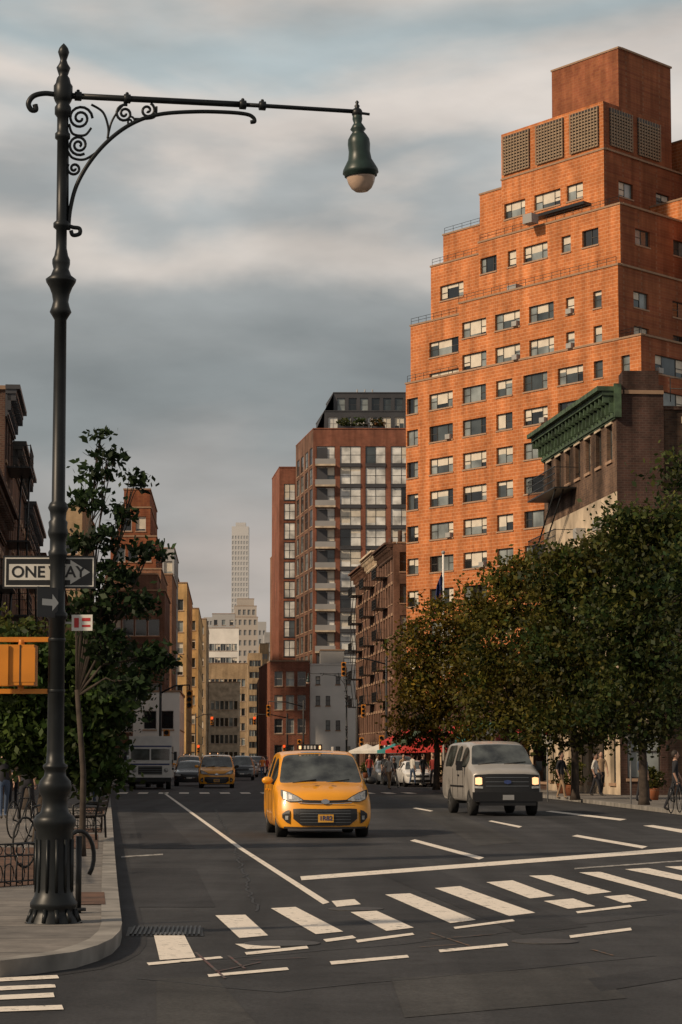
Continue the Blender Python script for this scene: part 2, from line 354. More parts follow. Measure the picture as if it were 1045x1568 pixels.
# ================= green cornice building =================
mb=MB(); S5=Vector((-.112,.994,0)); C=Vector((11.4,100,0)); L5=15.4; N5=perp(S5,(1,0)); E5=Vector((1,.1,0)).normalized()
z5=ZA(592,100)
rows5=[(.6,3.2),(4.9,6.8),(8.1,10.0),(11.2,13.0),(14.0,15.5)]
st5=dict(kind='double',lite=.3,blind=.3,lintel='plaster',frame='frame_d',dep=.2)
building(mb,C,S5,L5,E5,2.0,12.6,z5-.3,'b_weath',(auto(L5,7,1.0,.8),rows5[3:],st5),None,None)
building(mb,C,S5,L5,E5,2.0,0,12.6,'plaster',(auto(L5,7,1.0,.8),rows5[:3],st5),([(.3,1.7)],[(.8,3)],st5,'b_sooty'),None,cop=None)
facade(mb,C+Vector((0,-.004,0)),E5,perp(E5,(0,1)),2.0,3.8,z5+.1,[],[],'b_sooty')
mb.box(11.7,13.2,100.2,101.6,z5-.3,z5+.7,'b_sooty')
D5=C+E5*2.0
building(mb,D5+Vector((.01,.3,0)),E5,20,(-.11,.99),15,0,z5-.9,'b_weath',(auto(20,8,1.1,.9),[(.6,3.0)]+rows5[1:],st5),None,None,cop='b_dark')
cornice(mb,C,S5,N5,L5,z5,.8,1.35,'green',.75)
mb.obox(C+Vector((-.1,-.25,z5-1.3)),E5*.3,(0,.24,0),(0,0,1.4),'green')
fire_escape(mb,C,S5,N5,8,14.4,[7.6,10.8,13.6],1.0)
for u,z in ((2.2,11.2),(4.3,8.1),(6.2,11.2)):
    o=C+S5*u+N5*.02; mb.obox(o+Vector((0,0,z)),S5*.7,N5*.4,(0,0,.45),'ac')
railing(mb,D5+E5*.3,D5+E5*8,z5-.6,1.0)
for xx in (1.5,4.2): mb.tube([D5+E5*xx+Vector((0,2,z5-1)),D5+E5*xx+Vector((0,2,z5+1.2))],.12,'metal_d',6)
mb.obox(C+N5*.01+Vector((0,0,3.4)),S5*L5,N5*.3,(0,0,.5),'frame_d')
mb.build('green_cornice_tenement')
mb=MB(); C=Vector((9.9,115.6,0)); E=Vector((4.0,164.5,0)); U=(E-C); LL=U.length; U.normalize()
M['awn_r']=simple('red_awning_fabric',(.42,.025,.018),.8); M['awn_g']=simple('teal_awning_fabric',(.04,.22,.22),.8)
M['warm']=simple('lit_shop_interior',(.25,.16,.09),.6,var=.6,scale=1.2,emit=(1,.6,.3),es=.5)
building(mb,C,U,LL,(1,.1),8,0,5.2,'b_dark',(auto(LL,14,2.4,.7),[(.5,3.0)],dict(kind='double',lite=.3,blind=0,frame='frame_d',dep=.3,pane='warm')),([(2,5)],[(.5,3)],None),None)
NU=perp(U,(1,0))
for i,c in enumerate(['awn_r','frame_d','awn_g','awn_r','awn_r','green','awn_r']):
    o=C+U*(1+i*7)+NU*.01
    mb.mesh([o+Vector((0,0,3.5)),o+U*5+Vector((0,0,3.5)),o+U*5+NU*1.5+Vector((0,0,2.7)),o+NU*1.5+Vector((0,0,2.7)),o+U*5+NU*1.5+Vector((0,0,2.45)),o+NU*1.5+Vector((0,0,2.45))],[(0,1,2,3),(3,2,4,5)],c)
mb.build('shopfront_row')
# ================= left side =================
SL=Vector((-.094,1,0)).normalized()
def XL(Y): return -6.6-.094*(Y-22.6)
def leftb(name,Y0,Y1,h,wall,cm,fe=True,hh=1.3,n=4):
    mb=MB(); C=Vector((XL(Y0),Y0,0)); L=(Y1-Y0)*1.0044-.05; N=perp(SL,(-1,0))
    nf=int((h-4)/3.1)
    building(mb,C,SL,L,(-1,.1),14,0,h-.2,wall,(auto(L,max(2,int(L/2.2)),1.0,.8),[(.6,3.2)]+[(4.6+3.1*i,6.5+3.1*i) for i in range(nf)],dict(kind='single',lite=.3,blind=.3,lintel='sill',dep=.15)),None,([],[],None))
    cornice(mb,C,SL,N,L,h,.6,hh,cm)
    if fe: fire_escape(mb,C,SL,N,L*.5-2,L*.5+2,[4.4+3.1*i for i in range(nf)])
    mb.obox(C+N*.01+Vector((0,0,3.5)),SL*L,N*.35,(0,0,.5),'frame_d')
    mb.build(name)
leftb('dark_brick_tenement',72,99,11.5,'b_dark','b_dark')
leftb('dark_brick_tenement',99.1,107,16.9,'b_dark','dkgrey')
leftb('dark_brick_tenement',107.1,122,15.6,'b_old','frame_d')
leftb('dark_brick_tenement',122.1,141,14.5,'b_brown','dkgrey')
leftb('brown_brick_tenement',141.1,175,13.5,'b_dark','b_dark')
leftb('brown_brick_tenement',175.1,240,15.5,'b_old','b_dark')
stL=dict(kind='single',lite=.3,blind=.35,dep=.22,frame='frame_w',sash=False)
def fb(mb,pl,pr,Y,pt,wall,nc,fh=3.1,w=1.1,z0=0,st=stL,depth=25,sd=True,cop='coping',dirB=(-.045,1)):
    x0=X(pl,Y,1000);x1=X(pr,Y,1000); zt=ZA(pt,Y); L=x1-x0
    rows=[(z,z+fh*.52) for z in np.arange(z0+1,zt-fh*.7,fh)]
    building(mb,(x1,Y),(-1,0),L,dirB,depth,z0,zt,wall,(auto(L,nc,w,.5),rows,st),(auto(depth,max(2,int(depth/3.2)),1.1,1),rows,st) if sd else None,None,cop=cop)
mb=MB(); Y=262
fb(mb,160,246,Y,872,'b_brown',6)
fb(mb,168,238,Y+2,822,'b_main_d',5,z0=ZA(872,Y))
fb(mb,178,229,Y+4,778,'b_main_d',4,z0=ZA(822,Y)); fb(mb,188,228,Y+6,750,'b_main_d',3,z0=ZA(778,Y))
mb.tube([(X(200,Y),Y+8,ZA(750,Y)),(X(200,Y),Y+8,ZA(738,Y))],.8,'b_old',10)
mb.build('stepped_brick_tower')
mb=MB(); fb(mb,150,252,236,905,'b_old',8,depth=20); fb(mb,175,240,238,880,'b_old',4,z0=ZA(905,236),depth=12); mb.build('old_brick_loft_building')
mb=MB(); fb(mb,90,124,215,775,'b_tan',3,depth=20); mb.build('tan_apartment_building')
mb=MB(); fb(mb,215,263,300,880,'b_brown',4); fb(mb,248,266,320,840,'greyl',1); mb.build('narrow_brick_tower')
mb=MB(); fb(mb,240,286,350,893,'b_ochre',4,depth=50,w=.9); fb(mb,250,270,352,880,'b_ochre',1,z0=ZA(893,350)); mb.build('ochre_loft_building')
mb=MB(); fb(mb,262,304,405,932,'b_ochre',4,depth=60,w=.9); fb(mb,270,292,410,922,'b_tan',2,z0=ZA(932,405)); mb.build('ochre_loft_building')
mb=MB(); fb(mb,285,316,480,948,'b_tan',4,depth=60);  mb.build('tan_loft_building')
mb=MB(); fb(mb,205,276,205,1060,'white_wall',6,fh=3.0,depth=20); mb.build('low_white_building')
mb=MB(); fb(mb,318,366,720,962,'white_wall',5,depth=60,fh=4,w=1.6); fb(mb,325,360,722,940,'greyl',3,depth=40,z0=ZA(962,720)); mb.build('white_office_building')
mb=MB(); fb(mb,314,379,600,1016,'b_tan',9,depth=60,fh=3.6,w=.9); mb.build('tan_office_building')
mb=MB(); fb(mb,320,368,520,1045,'plaster',6,depth=60,fh=3.6,w=.8); mb.build('cream_office_building')
mb=MB(); st9=dict(kind='single',lite=.5,blind=0,dep=.3,frame='frame_w',simple=True)
M['hazeb']=simple('hazed_glass_band',(.24,.24,.235),.5,var=.06,scale=.05)  # window bands paled to paint in haze
sth=dict(kind='single',blind=0,dep=.3,simple=True,alt='hazeb'); sth2=dict(kind='single',blind=0,dep=.3,simple=True,alt='hazeg'); M['towerbrick']=simple('tower_masonry',(.42,.37,.32),.85,var=.06,scale=.1)
fb(mb,356,395,900,945,'towerbrick',9,fh=3.8,w=1.,st=sth); fb(mb,359,393,903,928,'towerbrick',8,fh=3.8,st=sth,z0=ZA(945,900)); fb(mb,363,389,906,917,'towerbrick',5,fh=3.8,st=sth,z0=ZA(928,900)); mb.build('grey_setback_tower')
mb=MB(); 
for pl,pr,pt,Yf,wl in ((392,408,952,1050,'greyl'),(405,416,968,1000,'grey'),(340,358,948,1150,'greyl'),(380,402,1000,800,'b_tan'),(396,420,1040,620,'b_brown'),(398,412,985,930,'b_tan'),(312,330,945,1250,'greyl'),(415,432,1010,700,'b_old')):
    fb(mb,pl,pr,Yf,pt,wl,4,fh=3.8,w=.9,st=st9 if Yf<900 else sth,cop=None,depth=40)
mb.build('distant_midtown_buildings')
mb=MB(); Yp=2400; x0=X(355,Yp,850);x1=X(381,Yp,850); zt=ZA(806,Yp); fl=(x1-x0)/6
building(mb,(x1,Yp),(-1,0),x1-x0,(0,1),x1-x0,0,zt,'haze',([(fl*i+fl*.2,fl*i+fl*.8) for i in range(6)],[(z,z+3.2) for z in np.arange(40,zt-8,5.2)],sth2),None,None,cop=None)
building(mb,(x1-3,Yp+2),(-1,0),10,(0,1),9,zt,zt+4,'haze',None,None,None,cop=None)
mb.build('slender_skyscraper')
# ================= ground =================
def asphalt(name,base,sc=1.0):
    m,nt,b=newmat(name); N=nt.nodes; L=nt.links
    b.inputs['Roughness'].default_value=.8; b.inputs['Specular IOR Level'].default_value=.22
    g=N.new('ShaderNodeNewGeometry')
    def noise(s,d,r=.6,mp=None):
        n=N.new('ShaderNodeTexNoise'); n.inputs['Scale'].default_value=s; n.inputs['Detail'].default_value=d; n.inputs['Roughness'].default_value=r
        if mp:
            q=N.new('ShaderNodeMapping'); q.inputs['Scale'].default_value=mp; q.inputs['Rotation'].default_value=(0,0,-.094); L.new(g.outputs['Position'],q.inputs[0]); L.new(q.outputs[0],n.inputs['Vector'])
        else: L.new(g.outputs['Position'],n.inputs['Vector'])
        return n
    n1=noise(.45,9,.72); n2=noise(30,5,.75); n3=noise(1,4,.5,(1.3,.05,1)); n5=noise(2.2,6,.7)
    def mr(n,a,bb,lo,hi):
        q=N.new('ShaderNodeMapRange'); q.inputs[1].default_value=a;q.inputs[2].default_value=bb;q.inputs[3].default_value=lo;q.inputs[4].default_value=hi; L.new(n,q.inputs[0]); return q.outputs[0]
    def mul(a,bb):
        q=N.new('ShaderNodeMath'); q.operation='MULTIPLY'; L.new(a,q.inputs[0]);L.new(bb,q.inputs[1]); return q.outputs[0]
    v=mul(mul(mul(mr(n1.outputs['Fac'],.3,.7,.65,1.35),mr(n2.outputs['Fac'],.3,.7,.6,1.45)),mr(n3.outputs['Fac'],.35,.65,.75,1.28)),mr(n5.outputs['Fac'],.3,.5,.75,1.05))
    vm=N.new('ShaderNodeVectorMath'); vm.operation='SCALE'; vm.inputs[0].default_value=base; L.new(v,vm.inputs['Scale']); L.new(vm.outputs[0],b.inputs['Base Color'])
    bp=N.new('ShaderNodeBump'); bp.inputs['Strength'].default_value=.3; bp.inputs['Distance'].default_value=.02; L.new(n2.outputs['Fac'],bp.inputs['Height']); L.new(bp.outputs[0],b.inputs['Normal'])
    return m
M['asphalt']=asphalt('asphalt',(.041,.041,.043)); M['asphalt2']=asphalt('asphalt_patch',(.031,.031,.033)); M['asphalt3']=asphalt('asphalt_worn',(.049,.048,.047))
def paint(name,c,thr=.42):
    m,nt,b=newmat(name); N=nt.nodes; L=nt.links; b.inputs['Roughness'].default_value=.75
    g=N.new('ShaderNodeNewGeometry'); n=N.new('ShaderNodeTexNoise'); n.inputs['Scale'].default_value=6; n.inputs['Detail'].default_value=10; n.inputs['Roughness'].default_value=.8; L.new(g.outputs['Position'],n.inputs['Vector'])
    r=N.new('ShaderNodeValToRGB'); e=r.color_ramp.elements; e[0].position=thr-.05; e[0].color=(.075,.073,.07,1); e[1].position=thr+.03; e[1].color=(*c,1)
    k=e.new(.68); k.color=(*[x*.76 for x in c],1)
    L.new(n.outputs['Fac'],r.inputs[0]); L.new(r.outputs[0],b.inputs['Base Color']); return m
M['paint']=paint('road_paint',(.82,.74,.64),.425); M['paint_w']=paint('worn_road_paint',(.4,.38,.35),.50); M['paint_o']=paint('orange_survey_paint',(.20,.10,.045),.53); M['paint_r']=paint('red_survey_paint',(.14,.05,.045),.53)
def concrete():
    m,nt,b=newmat('sidewalk_concrete'); N=nt.nodes; L=nt.links; b.inputs['Roughness'].default_value=.9
    g=N.new('ShaderNodeNewGeometry'); mp=N.new('ShaderNodeMapping'); mp.inputs['Rotation'].default_value=(0,0,-.094); L.new(g.outputs['Position'],mp.inputs[0])
    br=N.new('ShaderNodeTexBrick'); br.offset=0; br.inputs['Scale'].default_value=1; br.inputs['Brick Width'].default_value=1.5; br.inputs['Row Height'].default_value=1.5; br.inputs['Mortar Size'].default_value=.02
    br.inputs['Color1'].default_value=(.20,.18,.16,1); br.inputs['Color2'].default_value=(.15,.137,.125,1); br.inputs['Mortar'].default_value=(.045,.043,.04,1); L.new(mp.outputs[0],br.inputs['Vector'])
    n=N.new('ShaderNodeTexNoise'); n.inputs['Scale'].default_value=1.8; n.inputs['Detail'].default_value=11; n.inputs['Roughness'].default_value=.75; L.new(g.outputs['Position'],n.inputs['Vector'])
    q=N.new('ShaderNodeMapRange'); q.inputs[1].default_value=.3;q.inputs[2].default_value=.7;q.inputs[3].default_value=.45;q.inputs[4].default_value=1.4; L.new(n.outputs['Fac'],q.inputs[0])
    vm=N.new('ShaderNodeVectorMath'); vm.operation='SCALE'; L.new(br.outputs[0],vm.inputs[0]); L.new(q.outputs[0],vm.inputs['Scale']); L.new(vm.outputs[0],b.inputs['Base Color']); return m
M['walk']=concrete(); M['kerb']=simple('granite_kerb',(.22,.205,.185),.85,var=.4,scale=2)
M['dirt']=simple('soil',(.10,.05,.03),.95,var=.5,scale=3)
mb=MB(); mb.face([(-4000,-500,0),(4000,-500,0),(4000,8000,0),(-4000,8000,0)],'grey'); mb.build('ground')
mb=MB(); mb.face([(-70,-20,.004),(70,-20,.004),(70,1500,.004),(-70,1500,.004)],'asphalt'); mb.build('road')
mb=MB()
def sp(pts,mat,z=.0075): mb.face([(*G(*p),z) for p in pts],mat)
sp([(560,1330),(640,1322),(900,1420),(800,1432)],'asphalt2'); sp([(190,1330),(300,1330),(330,1390),(190,1390)],'asphalt2',.0078); sp([(600,1500),(900,1480),(960,1530),(620,1560)],'asphalt3')
sp([(240,1500),(330,1497),(420,1600),(240,1600)],'asphalt3',.0074); sp([(200,1235),(235,1235),(300,1300),(215,1300)],'asphalt2',.0079); sp([(620,1230),(660,1228),(800,1290),(730,1296)],'asphalt3',.0076); sp([(900,1500),(1100,1470),(1100,1490),(920,1520)],'asphalt2',.0077)
def seam(pts,w=.03,mat='asphalt2',z=.0085):
    rg=random.Random(len(pts)*7+int(pts[0][0])); P=[]
    for a,b in zip(pts[:-1],pts[1:]):
        a=Vector(G(*a)); b=Vector(G(*b)); k=max(2,int((b-a).length/.4))
        for i in range(k): P.append(a.lerp(b,i/k)+Vector((rg.uniform(-.05,.05),rg.uniform(-.05,.05))))
    for a,b in zip(P[:-1],P[1:]):
        t=(b-a).normalized(); n=Vector((-t.y,t.x))*w; mb.face([(*(a-n),z),(*(b-n),z),(*(b+n),z),(*(a+n),z)],mat)
M['tar']=simple('tar_seal',(.016,.016,.016),.6)
seam([(330,1470),(560,1452),(820,1425),(1045,1398)],.012,'tar'); seam([(205,1500),(420,1520),(640,1500),(1045,1460)],.012,'tar',.0088); seam([(330,1240),(360,1300),(395,1400)],.014,'tar',.0089)
mb.build('road_patches')
lk=[G(*p) for p in ((0,1499),(60,1492),(115,1484),(150,1473),(172,1462),(184,1449),(187,1436),(184,1410),(180,1370),(176,1320),(172,1260),(168,1215))]
lk+= [(-12.3,131),(-15.7,190),(-21,300),(-25,400),(-50,1000)]
lk=[(-12,G(0,1499)[1]-.9)]+lk
rk=[(30,40),(14,42),(11.6,58),(9.9,69),(8.6,95),(5.9,138),(2.3,177),(-1.5,240),(-9.5,300),(-16,400),(-36,1000)]
def walk(name,pts,side):
    mb=MB(); xf=-80 if side<0 else 80
    for i in range(len(pts)-1):
        (x0,y0),(x1,y1)=pts[i],pts[i+1]
        mb.face([(x0,y0,.13),(x1,y1,.13),(xf,y1,.13),(xf,y0,.13)],'walk')
    n=len(pts); inner=[]
    for i in range(n):
        a=Vector(pts[max(i-1,0)]);b=Vector(pts[min(i+1,n-1)]); t=(b-a).normalized(); nn=Vector((-t.y,t.x))*(.19*(1 if side<0 else -1)); inner.append((pts[i][0]+nn.x,pts[i][1]+nn.y))
    for i in range(n-1):
        a,b,c,d=pts[i],pts[i+1],inner[i+1],inner[i]
        mb.face([(*a,.136),(*b,.136),(*c,.136),(*d,.136)],'kerb'); mb.face([(*a,0),(*b,0),(*b,.136),(*a,.136)],'kerb')
        o=Vector((a[0]-d[0],a[1]-d[1]))*1.2; o2=Vector((b[0]-c[0],b[1]-c[1]))*1.2
        mb.face([(*a,.0065),(*b,.0065),(b[0]+o2.x,b[1]+o2.y,.0065),(a[0]+o.x,a[1]+o.y,.0065)],'asphalt2')
    mb.build(name)
walk('sidewalk',lk,-1); walk('sidewalk',rk,1)
mb=MB()
ZM=.0105
def gq(pts,mat='paint',z=ZM): mb.face([(*G(*p),z) for p in pts],mat)
bars=[[(235,1430),(280,1428),(300,1468),(245,1472)],[(330,1403),(376,1402),(411,1434),(367,1438)],[(415,1392),(453,1390),(526,1428),(484,1432)],
[(508,1381),(543,1378),(553,1386),(516,1390)],[(537,1398),(577,1396),(634,1422),(592,1427)],[(590,1371),(628,1369),(729,1410),(690,1415)],[(666,1361),(705,1358),(820,1399),(780,1404)],
[(745,1352),(785,1349),(850,1373),(812,1377)],[(833,1381),(878,1377),(912,1389),(870,1393)],[(810,1342),(845,1341),(937,1367),(900,1371)],[(925,1374),(962,1371),(992,1380),(955,1384)],[(887,1337),(920,1336),(1050,1373),(1050,1380)],
[(957,1332),(992,1330),(1060,1345),(1060,1353)],[(1018,1328),(1052,1327),(1100,1338),(1100,1345)],
[(460,1343),(1060,1297),(1060,1303),(462,1349)],
[(505,1383),(495,1386),(365,1300),(372,1299)],[(372,1299),(365,1300),(249,1214),(253,1214)],
[(628,1288),(636,1286),(742,1314),(734,1317)],[(876,1281),(884,1279),(992,1297),(984,1300)],[(748,1258),(753,1257),(800,1266),(795,1268)],[(632,1238),(637,1237),(664,1242),(659,1243)],
[(985,1265),(1000,1264),(1060,1273),(1045,1276)],[(835,1243),(845,1242),(960,1255),(950,1257)],
[(225,1476),(338,1466),(342,1469),(228,1480)],[(318,1494),(440,1483),(443,1487),(320,1498)],[(505,1474),(624,1464),(627,1468),(508,1479)],[(672,1456),(776,1446),(779,1450),(674,1460)],[(872,1434),(966,1422),(968,1426),(874,1438)],
[(495,1440),(540,1434),(546,1438),(500,1444)],[(545,1441),(632,1430),(635,1433),(548,1445)],[(695,1421),(785,1409),(789,1412),(697,1424)],[(882,1397),(965,1387),(968,1390),(885,1400)],
[(360,1447),(428,1447),(430,1453),(378,1455)],[(375,1460),(470,1450),(473,1454),(378,1464)],
[(-40,1501),(88,1495),(91,1500),(-40,1507)],[(-40,1514),(84,1509),(86,1514),(-40,1521)],[(-40,1528),(82,1522),(84,1529),(-40,1535)],[(-40,1545),(95,1541),(98,1548),(-40,1553)]]
for q in bars: gq(q)
for q in ([(186,1312),(250,1308),(250,1310),(186,1314)],[(880,1330),(1045,1318),(1045,1320),(880,1332)]): gq(q,'paint_w',.0101)
for i in range(16):
    x=-11.2+i*.95; mb.face([(x-.0,112,ZM),(x+.45,112,ZM),(x+.2,116,ZM),(x-.25,116,ZM)],'paint')
mb.build('road_markings')
mb=MB()
def mark(pts,mat,z,w=.012):
    a=Vector((*G(*pts[0]),z)); b=Vector((*G(*pts[1]),z)); t=(b-a).normalized(); n=Vector((-t.y,t.x,0))*w
    mb.face([a-n,b-n,b+n,a+n],mat)
for p in ([(905,1455),(940,1465)],[(660,1430),(720,1450)],[(640,1452),(700,1448)],[(650,1440),(760,1432)]): mark(p,'paint_o',.0112)
for p in ([(330,1490),(400,1475)],[(350,1465),(375,1485)],[(380,1472),(470,1468)],[(300,1460),(345,1500)]): mark(p,'paint_r',.0115)
mb.build('survey_paint_marks')
mb=MB(); a=G(195,1433)
for i in range(16):
    x=a[0]+.03+i*.042; y0=a[1]-.1
    mb.obox((x,y0,.012),(.02,0,0),(-.05,1.1,0),(0,0,.014),'metal_d')
mb.face([(a[0],a[1]-.15,.0095),(a[0]+.72,a[1]-.15,.0095),(a[0]+.64,a[1]+1.07,.0095),(a[0]-.08,a[1]+1.07,.0095)],'tar')
mb.build('storm_drain_grate')
M['iron']=simple('cast_iron_cover',(.045,.042,.04),.6,var=.4,scale=14)
for px,py,r in ((432,1446,.34),(545,1393,.3),(835,1443,.3)):
    g=G(px,py); mb=MB(); mb.lathe([(r,.006),(r,.0125),(r-.035,.0135),(r-.05,.0125),(.0,.0125)],(g[0],g[1],0),'iron',24,smooth=False)
    mb.build('manhole_cover')
# ================= street lamp =================
M['lampblk']=simple('lamp_post_enamel',(.007,.009,.010),.42,var=.4,scale=6,spec=.35)
M['lampgrn']=simple('lamp_shade_enamel',(.016,.032,.027),.4,var=.4,scale=6,spec=.4)
M['globe']=simple('frosted_glass_globe',(.50,.36,.27),.12,var=.3,scale=5)
LX,LY=-2.66,22.8; ad=(.968,.25)
def SZ(px,py):
    r,e=ray(px,py); s=(r*LY-LX)/(ad[0]-ad[1]*r); return s,CAMH+e*(LY+ad[1]*s)
def Zp(py): return CAMH+ray(95,py)[1]*LY
k=.0061
mb=MB()
prof=[(44,1440),(44,1418),(41,1412),(38,1405),(34,1398),(33,1392),(36,1388),(36,1382),(30,1372),(28,1360),(27,1290),(28,1272),(32,1264),(33,1256),(30,1250),(22,1244),(20,1236),(19,1222),(24,1214),(26,1204),(24,1196),(17,1188),(16,1180),(19,1176),(19,1172),(14,1168),(13,1150),(12.5,950),(16,946),(16,940),(12,936),(11.5,860),(14,852),(15,846),(12.5,842),(12.5,826),(15,820),(16,815),(14,808),(15,800),(12,796),(13,784),(16,778),(14,772),(10.5,768),(9.5,490),(13,484),(17,478),(14,470),(12,462),(14,450),(18,440),(23,432),(24,428),(16,422),(12,412),(14,404),(14,398),(11,392),(8.5,380),(8.5,352),(13,348),(13,342),(8.5,338),(8.5,215),(12,212),(12,205),(9,202),(9,180),(13,175),(13,165),(10,160),(13,155),(15,150),(15,132),(12,128),(10,120),(7,116),(9,110),(11,104),(7,98),(5,92),(7,86),(9,80),(7,74),(4,70),(.0,66)]
mb.lathe([(max(r*k*1.0,0.0),max(0,Zp(y))+.13*(1 if y>1430 else 0)) for r,y in prof],(0,0,0),'lampblk',20)
for i in range(12):
    w=2*math.pi*i/12; 
    mb.tube([(math.cos(w)*.168,math.sin(w)*.168,Zp(1366)),(math.cos(w)*.168,math.sin(w)*.168,Zp(1285))],.016,'lampblk',6)
    mb.tube([(math.cos(w)*.24,math.sin(w)*.24,.14),(math.cos(w)*.2,math.sin(w)*.2,Zp(1392))],.022,'lampblk',6)
def L2(pts,rad,n=8): mb.tube([(SZ(*p)[0],0,SZ(*p)[1]) for p in pts],rad,'lampblk',n)
def smoothpath(pts,n=8):
    out=[]; P=[pts[0]]+list(pts)+[pts[-1]]
    for i in range(1,len(P)-2):
        for t in range(n):
            t=t/n; q=[]
            for c in (0,1):
                p0,p1,p2,p3=P[i-1][c],P[i][c],P[i+1][c],P[i+2][c]
                q.append(.5*((2*p1)+(-p0+p2)*t+(2*p0-5*p1+4*p2-p3)*t*t+(-p0+3*p1-3*p2+p3)*t**3))
            out.append(tuple(q))
    out.append(pts[-1]); return out
L2([(92,146),(370,160)],.030,10); L2([(368,160),(420,163),(548,171)],.021,10)
for px in (120,195,372,402): 
    s,z=SZ(px,146+(px-92)*.052); 
    mb.lathe([(.03,-.035),(.046,-.03),(.046,.03),(.03,.035)],(s,0,z),'lampblk',12,axis='x')
    mb.ball((s,0,z+.05),.018,'lampblk',5)
L2(smoothpath([(92,146),(70,143),(52,147),(44,158),(48,168),(55,168),(54,160)]),.026,8)
L2(smoothpath([(105,352),(108,320),(118,283),(140,245),(170,212),(205,188),(245,175),(300,171),(350,172),(378,175),(388,180),(390,186),(384,187)]),.020,8)
L2(smoothpath([(103,345),(112,348),(122,350),(122,358),(112,360),(109,353)]),.02,8)
def spiral(cx,cy,r,turns,a0,d=1,rad=.014):
    pts=[]; n=int(turns*16)
    for i in range(n+1):
        t=i/n; a=a0+d*t*turns*2*math.pi; rr=r*(.15+.85*t); pts.append((cx+rr*math.cos(a),cy+rr*math.sin(a)))
    L2(pts,rad,6)
spiral(123,181,19,2.0,0,1); spiral(121,222,16,2.0,1,-1); spiral(114,258,11,1.6,0,1); spiral(191,174,14,1.8,0,1); spiral(226,169,12,1.5,2,-1); spiral(200,186,8,1.3,0,-1,.011)
L2(smoothpath([(106,190),(112,205),(130,207),(140,196)]),.013,6); L2(smoothpath([(104,232),(112,242),(130,244),(150,232)]),.013,6)
L2(smoothpath([(140,160),(158,172),(166,195),(165,212)]),.012,6); L2(smoothpath([(210,152),(190,160),(172,185),(165,212)]),.012,6); L2(smoothpath([(240,163),(238,178),(225,182),(205,182)]),.012,6)
L2([(104,200),(104,345)],.011,6)
s0,z0=SZ(547,173)
mb.ball((s0,0,z0),.055,'lampblk',8); L2([(528,170),(566,175)],.014,8)
mb.lathe([(.03,-.02),(.035,.03),(.02,.05),(.028,.07),(.012,.09),(.02,.11),(.0,.13)],(s0,0,z0),'lampblk',12)
Rt=Matrix.Rotation(-.06,3,'Y')
head=[(8,0),(9,10),(7,16),(10,20),(14,26),(10,30),(15,36),(19,42),(20,50),(19,62),(21,74),(26,82),(31,90),(32,96),(29,98),(29,101),(26,102)]
mb.lathe([(r*.0063*.88,-y*.0063) for r,y in head],(s0,0,z0),'lampgrn',24,R=Rt)
gb=[(26,101),(25.5,104),(23,112),(18,120),(11,125),(0,127)]
mb.lathe([(r*.0063*.88,-y*.0063) for r,y in gb],(s0,0,z0),'globe',24,R=Rt)
lamp=mb.build('street_lamp',loc=(LX,LY,0),rot=math.atan2(.25,.968))
def lampcopy(x,y,rot,sc=1):
    o=bpy.data.objects.new('street_lamp',lamp.data); COL.objects.link(o); o.location=(x,y,0); o.rotation_euler=(0,0,rot); o.scale=(sc,)*3
lampcopy(XA(531,185),185,math.pi-.1); lampcopy(-13,128,.1,.95); lampcopy(11.8,62,math.pi+.1)
M['sblack']=simple('sign_black',(.012,.012,.012),.4); M['swhite']=simple('sign_white',(.6,.58,.53),.5,var=.12); M['sred']=simple('sign_red',(.4,.02,.02),.5)
M['sgrey']=simple('sign_back',(.3,.3,.3),.4)
def text(s,size,loc,parent,mat,rot=0):
    c=bpy.data.curves.new('text','FONT'); c.body=s; c.size=size; c.extrude=.001; c.materials.append(M[mat]); c.align_x='CENTER'; c.align_y='CENTER'; c.offset=.003
    o=bpy.data.objects.new('lettering',c); COL.objects.link(o); o.parent=parent; o.location=loc; o.rotation_euler=(math.radians(90),0,rot); return o
e=empty('one_way_sign',(LX,LY+.0,0),.02)
xl=XA(3,LY,875)-LX; xr=XA(146,LY,875)-LX; zc=Zp(875); hh=.155
mb=MB(); mb.box(xl,xr,.085,.092,zc-hh,zc+hh,'sblack')
for a,b,c,d in ((xl+.02,xr-.02,zc+hh-.03,zc+hh-.018),(xl+.02,xr-.02,zc-hh+.018,zc-hh+.03),(xl+.02,xl+.032,zc-hh+.03,zc+hh-.03),(xr-.032,xr-.02,zc-hh+.03,zc+hh-.03)):
    mb.box(a,b,.082,.0845,c,d,'swhite')
mb.face([(xl+.06,.081,zc-.075),(xr-.24,.081,zc-.075),(xr-.24,.081,zc-.115),(xr-.055,.081,zc),(xr-.24,.081,zc+.115),(xr-.24,.081,zc+.075),(xl+.06,.081,zc+.075)],'swhite')
mb.build('panel',e)
text('ONE',.15,(xl+.24,.079,zc-.003),e,'sblack'); text('WAY',.15,(xr-.27,.079,zc-.003),e,'sblack')
e=empty('street_arrow_sign',(LX-.02,LY-.12,0),.95)
mb=MB(); z=Zp(924); mb.box(-.22,.1,0,.006,z-.14,z+.14,'sblack'); mb.face([(-.16,-.003,z-.03),(-.02,-.003,z-.03),(-.02,-.003,z-.08),(.07,-.003,z),(-.02,-.003,z+.08),(-.02,-.003,z+.03),(-.16,-.003,z+.03)],'swhite'); mb.build('panel',e)
e=empty('parking_sign',(LX+.24,LY-.05,0),-.15); z=Zp(954)
mb=MB(); mb.box(-.1,.1,0,.005,z-.075,z+.075,'swhite'); mb.box(-.075,-.03,-.003,-.001,z-.045,z+.045,'sred'); mb.box(0,.08,-.003,-.001,z+.015,z+.045,'sred'); mb.box(-.0,.08,-.003,-.001,z-.04,z-.02,'sred'); mb.box(-.16,-.1,.0,.004,z-.01,z+.01,'sgrey'); mb.build('panel',e)
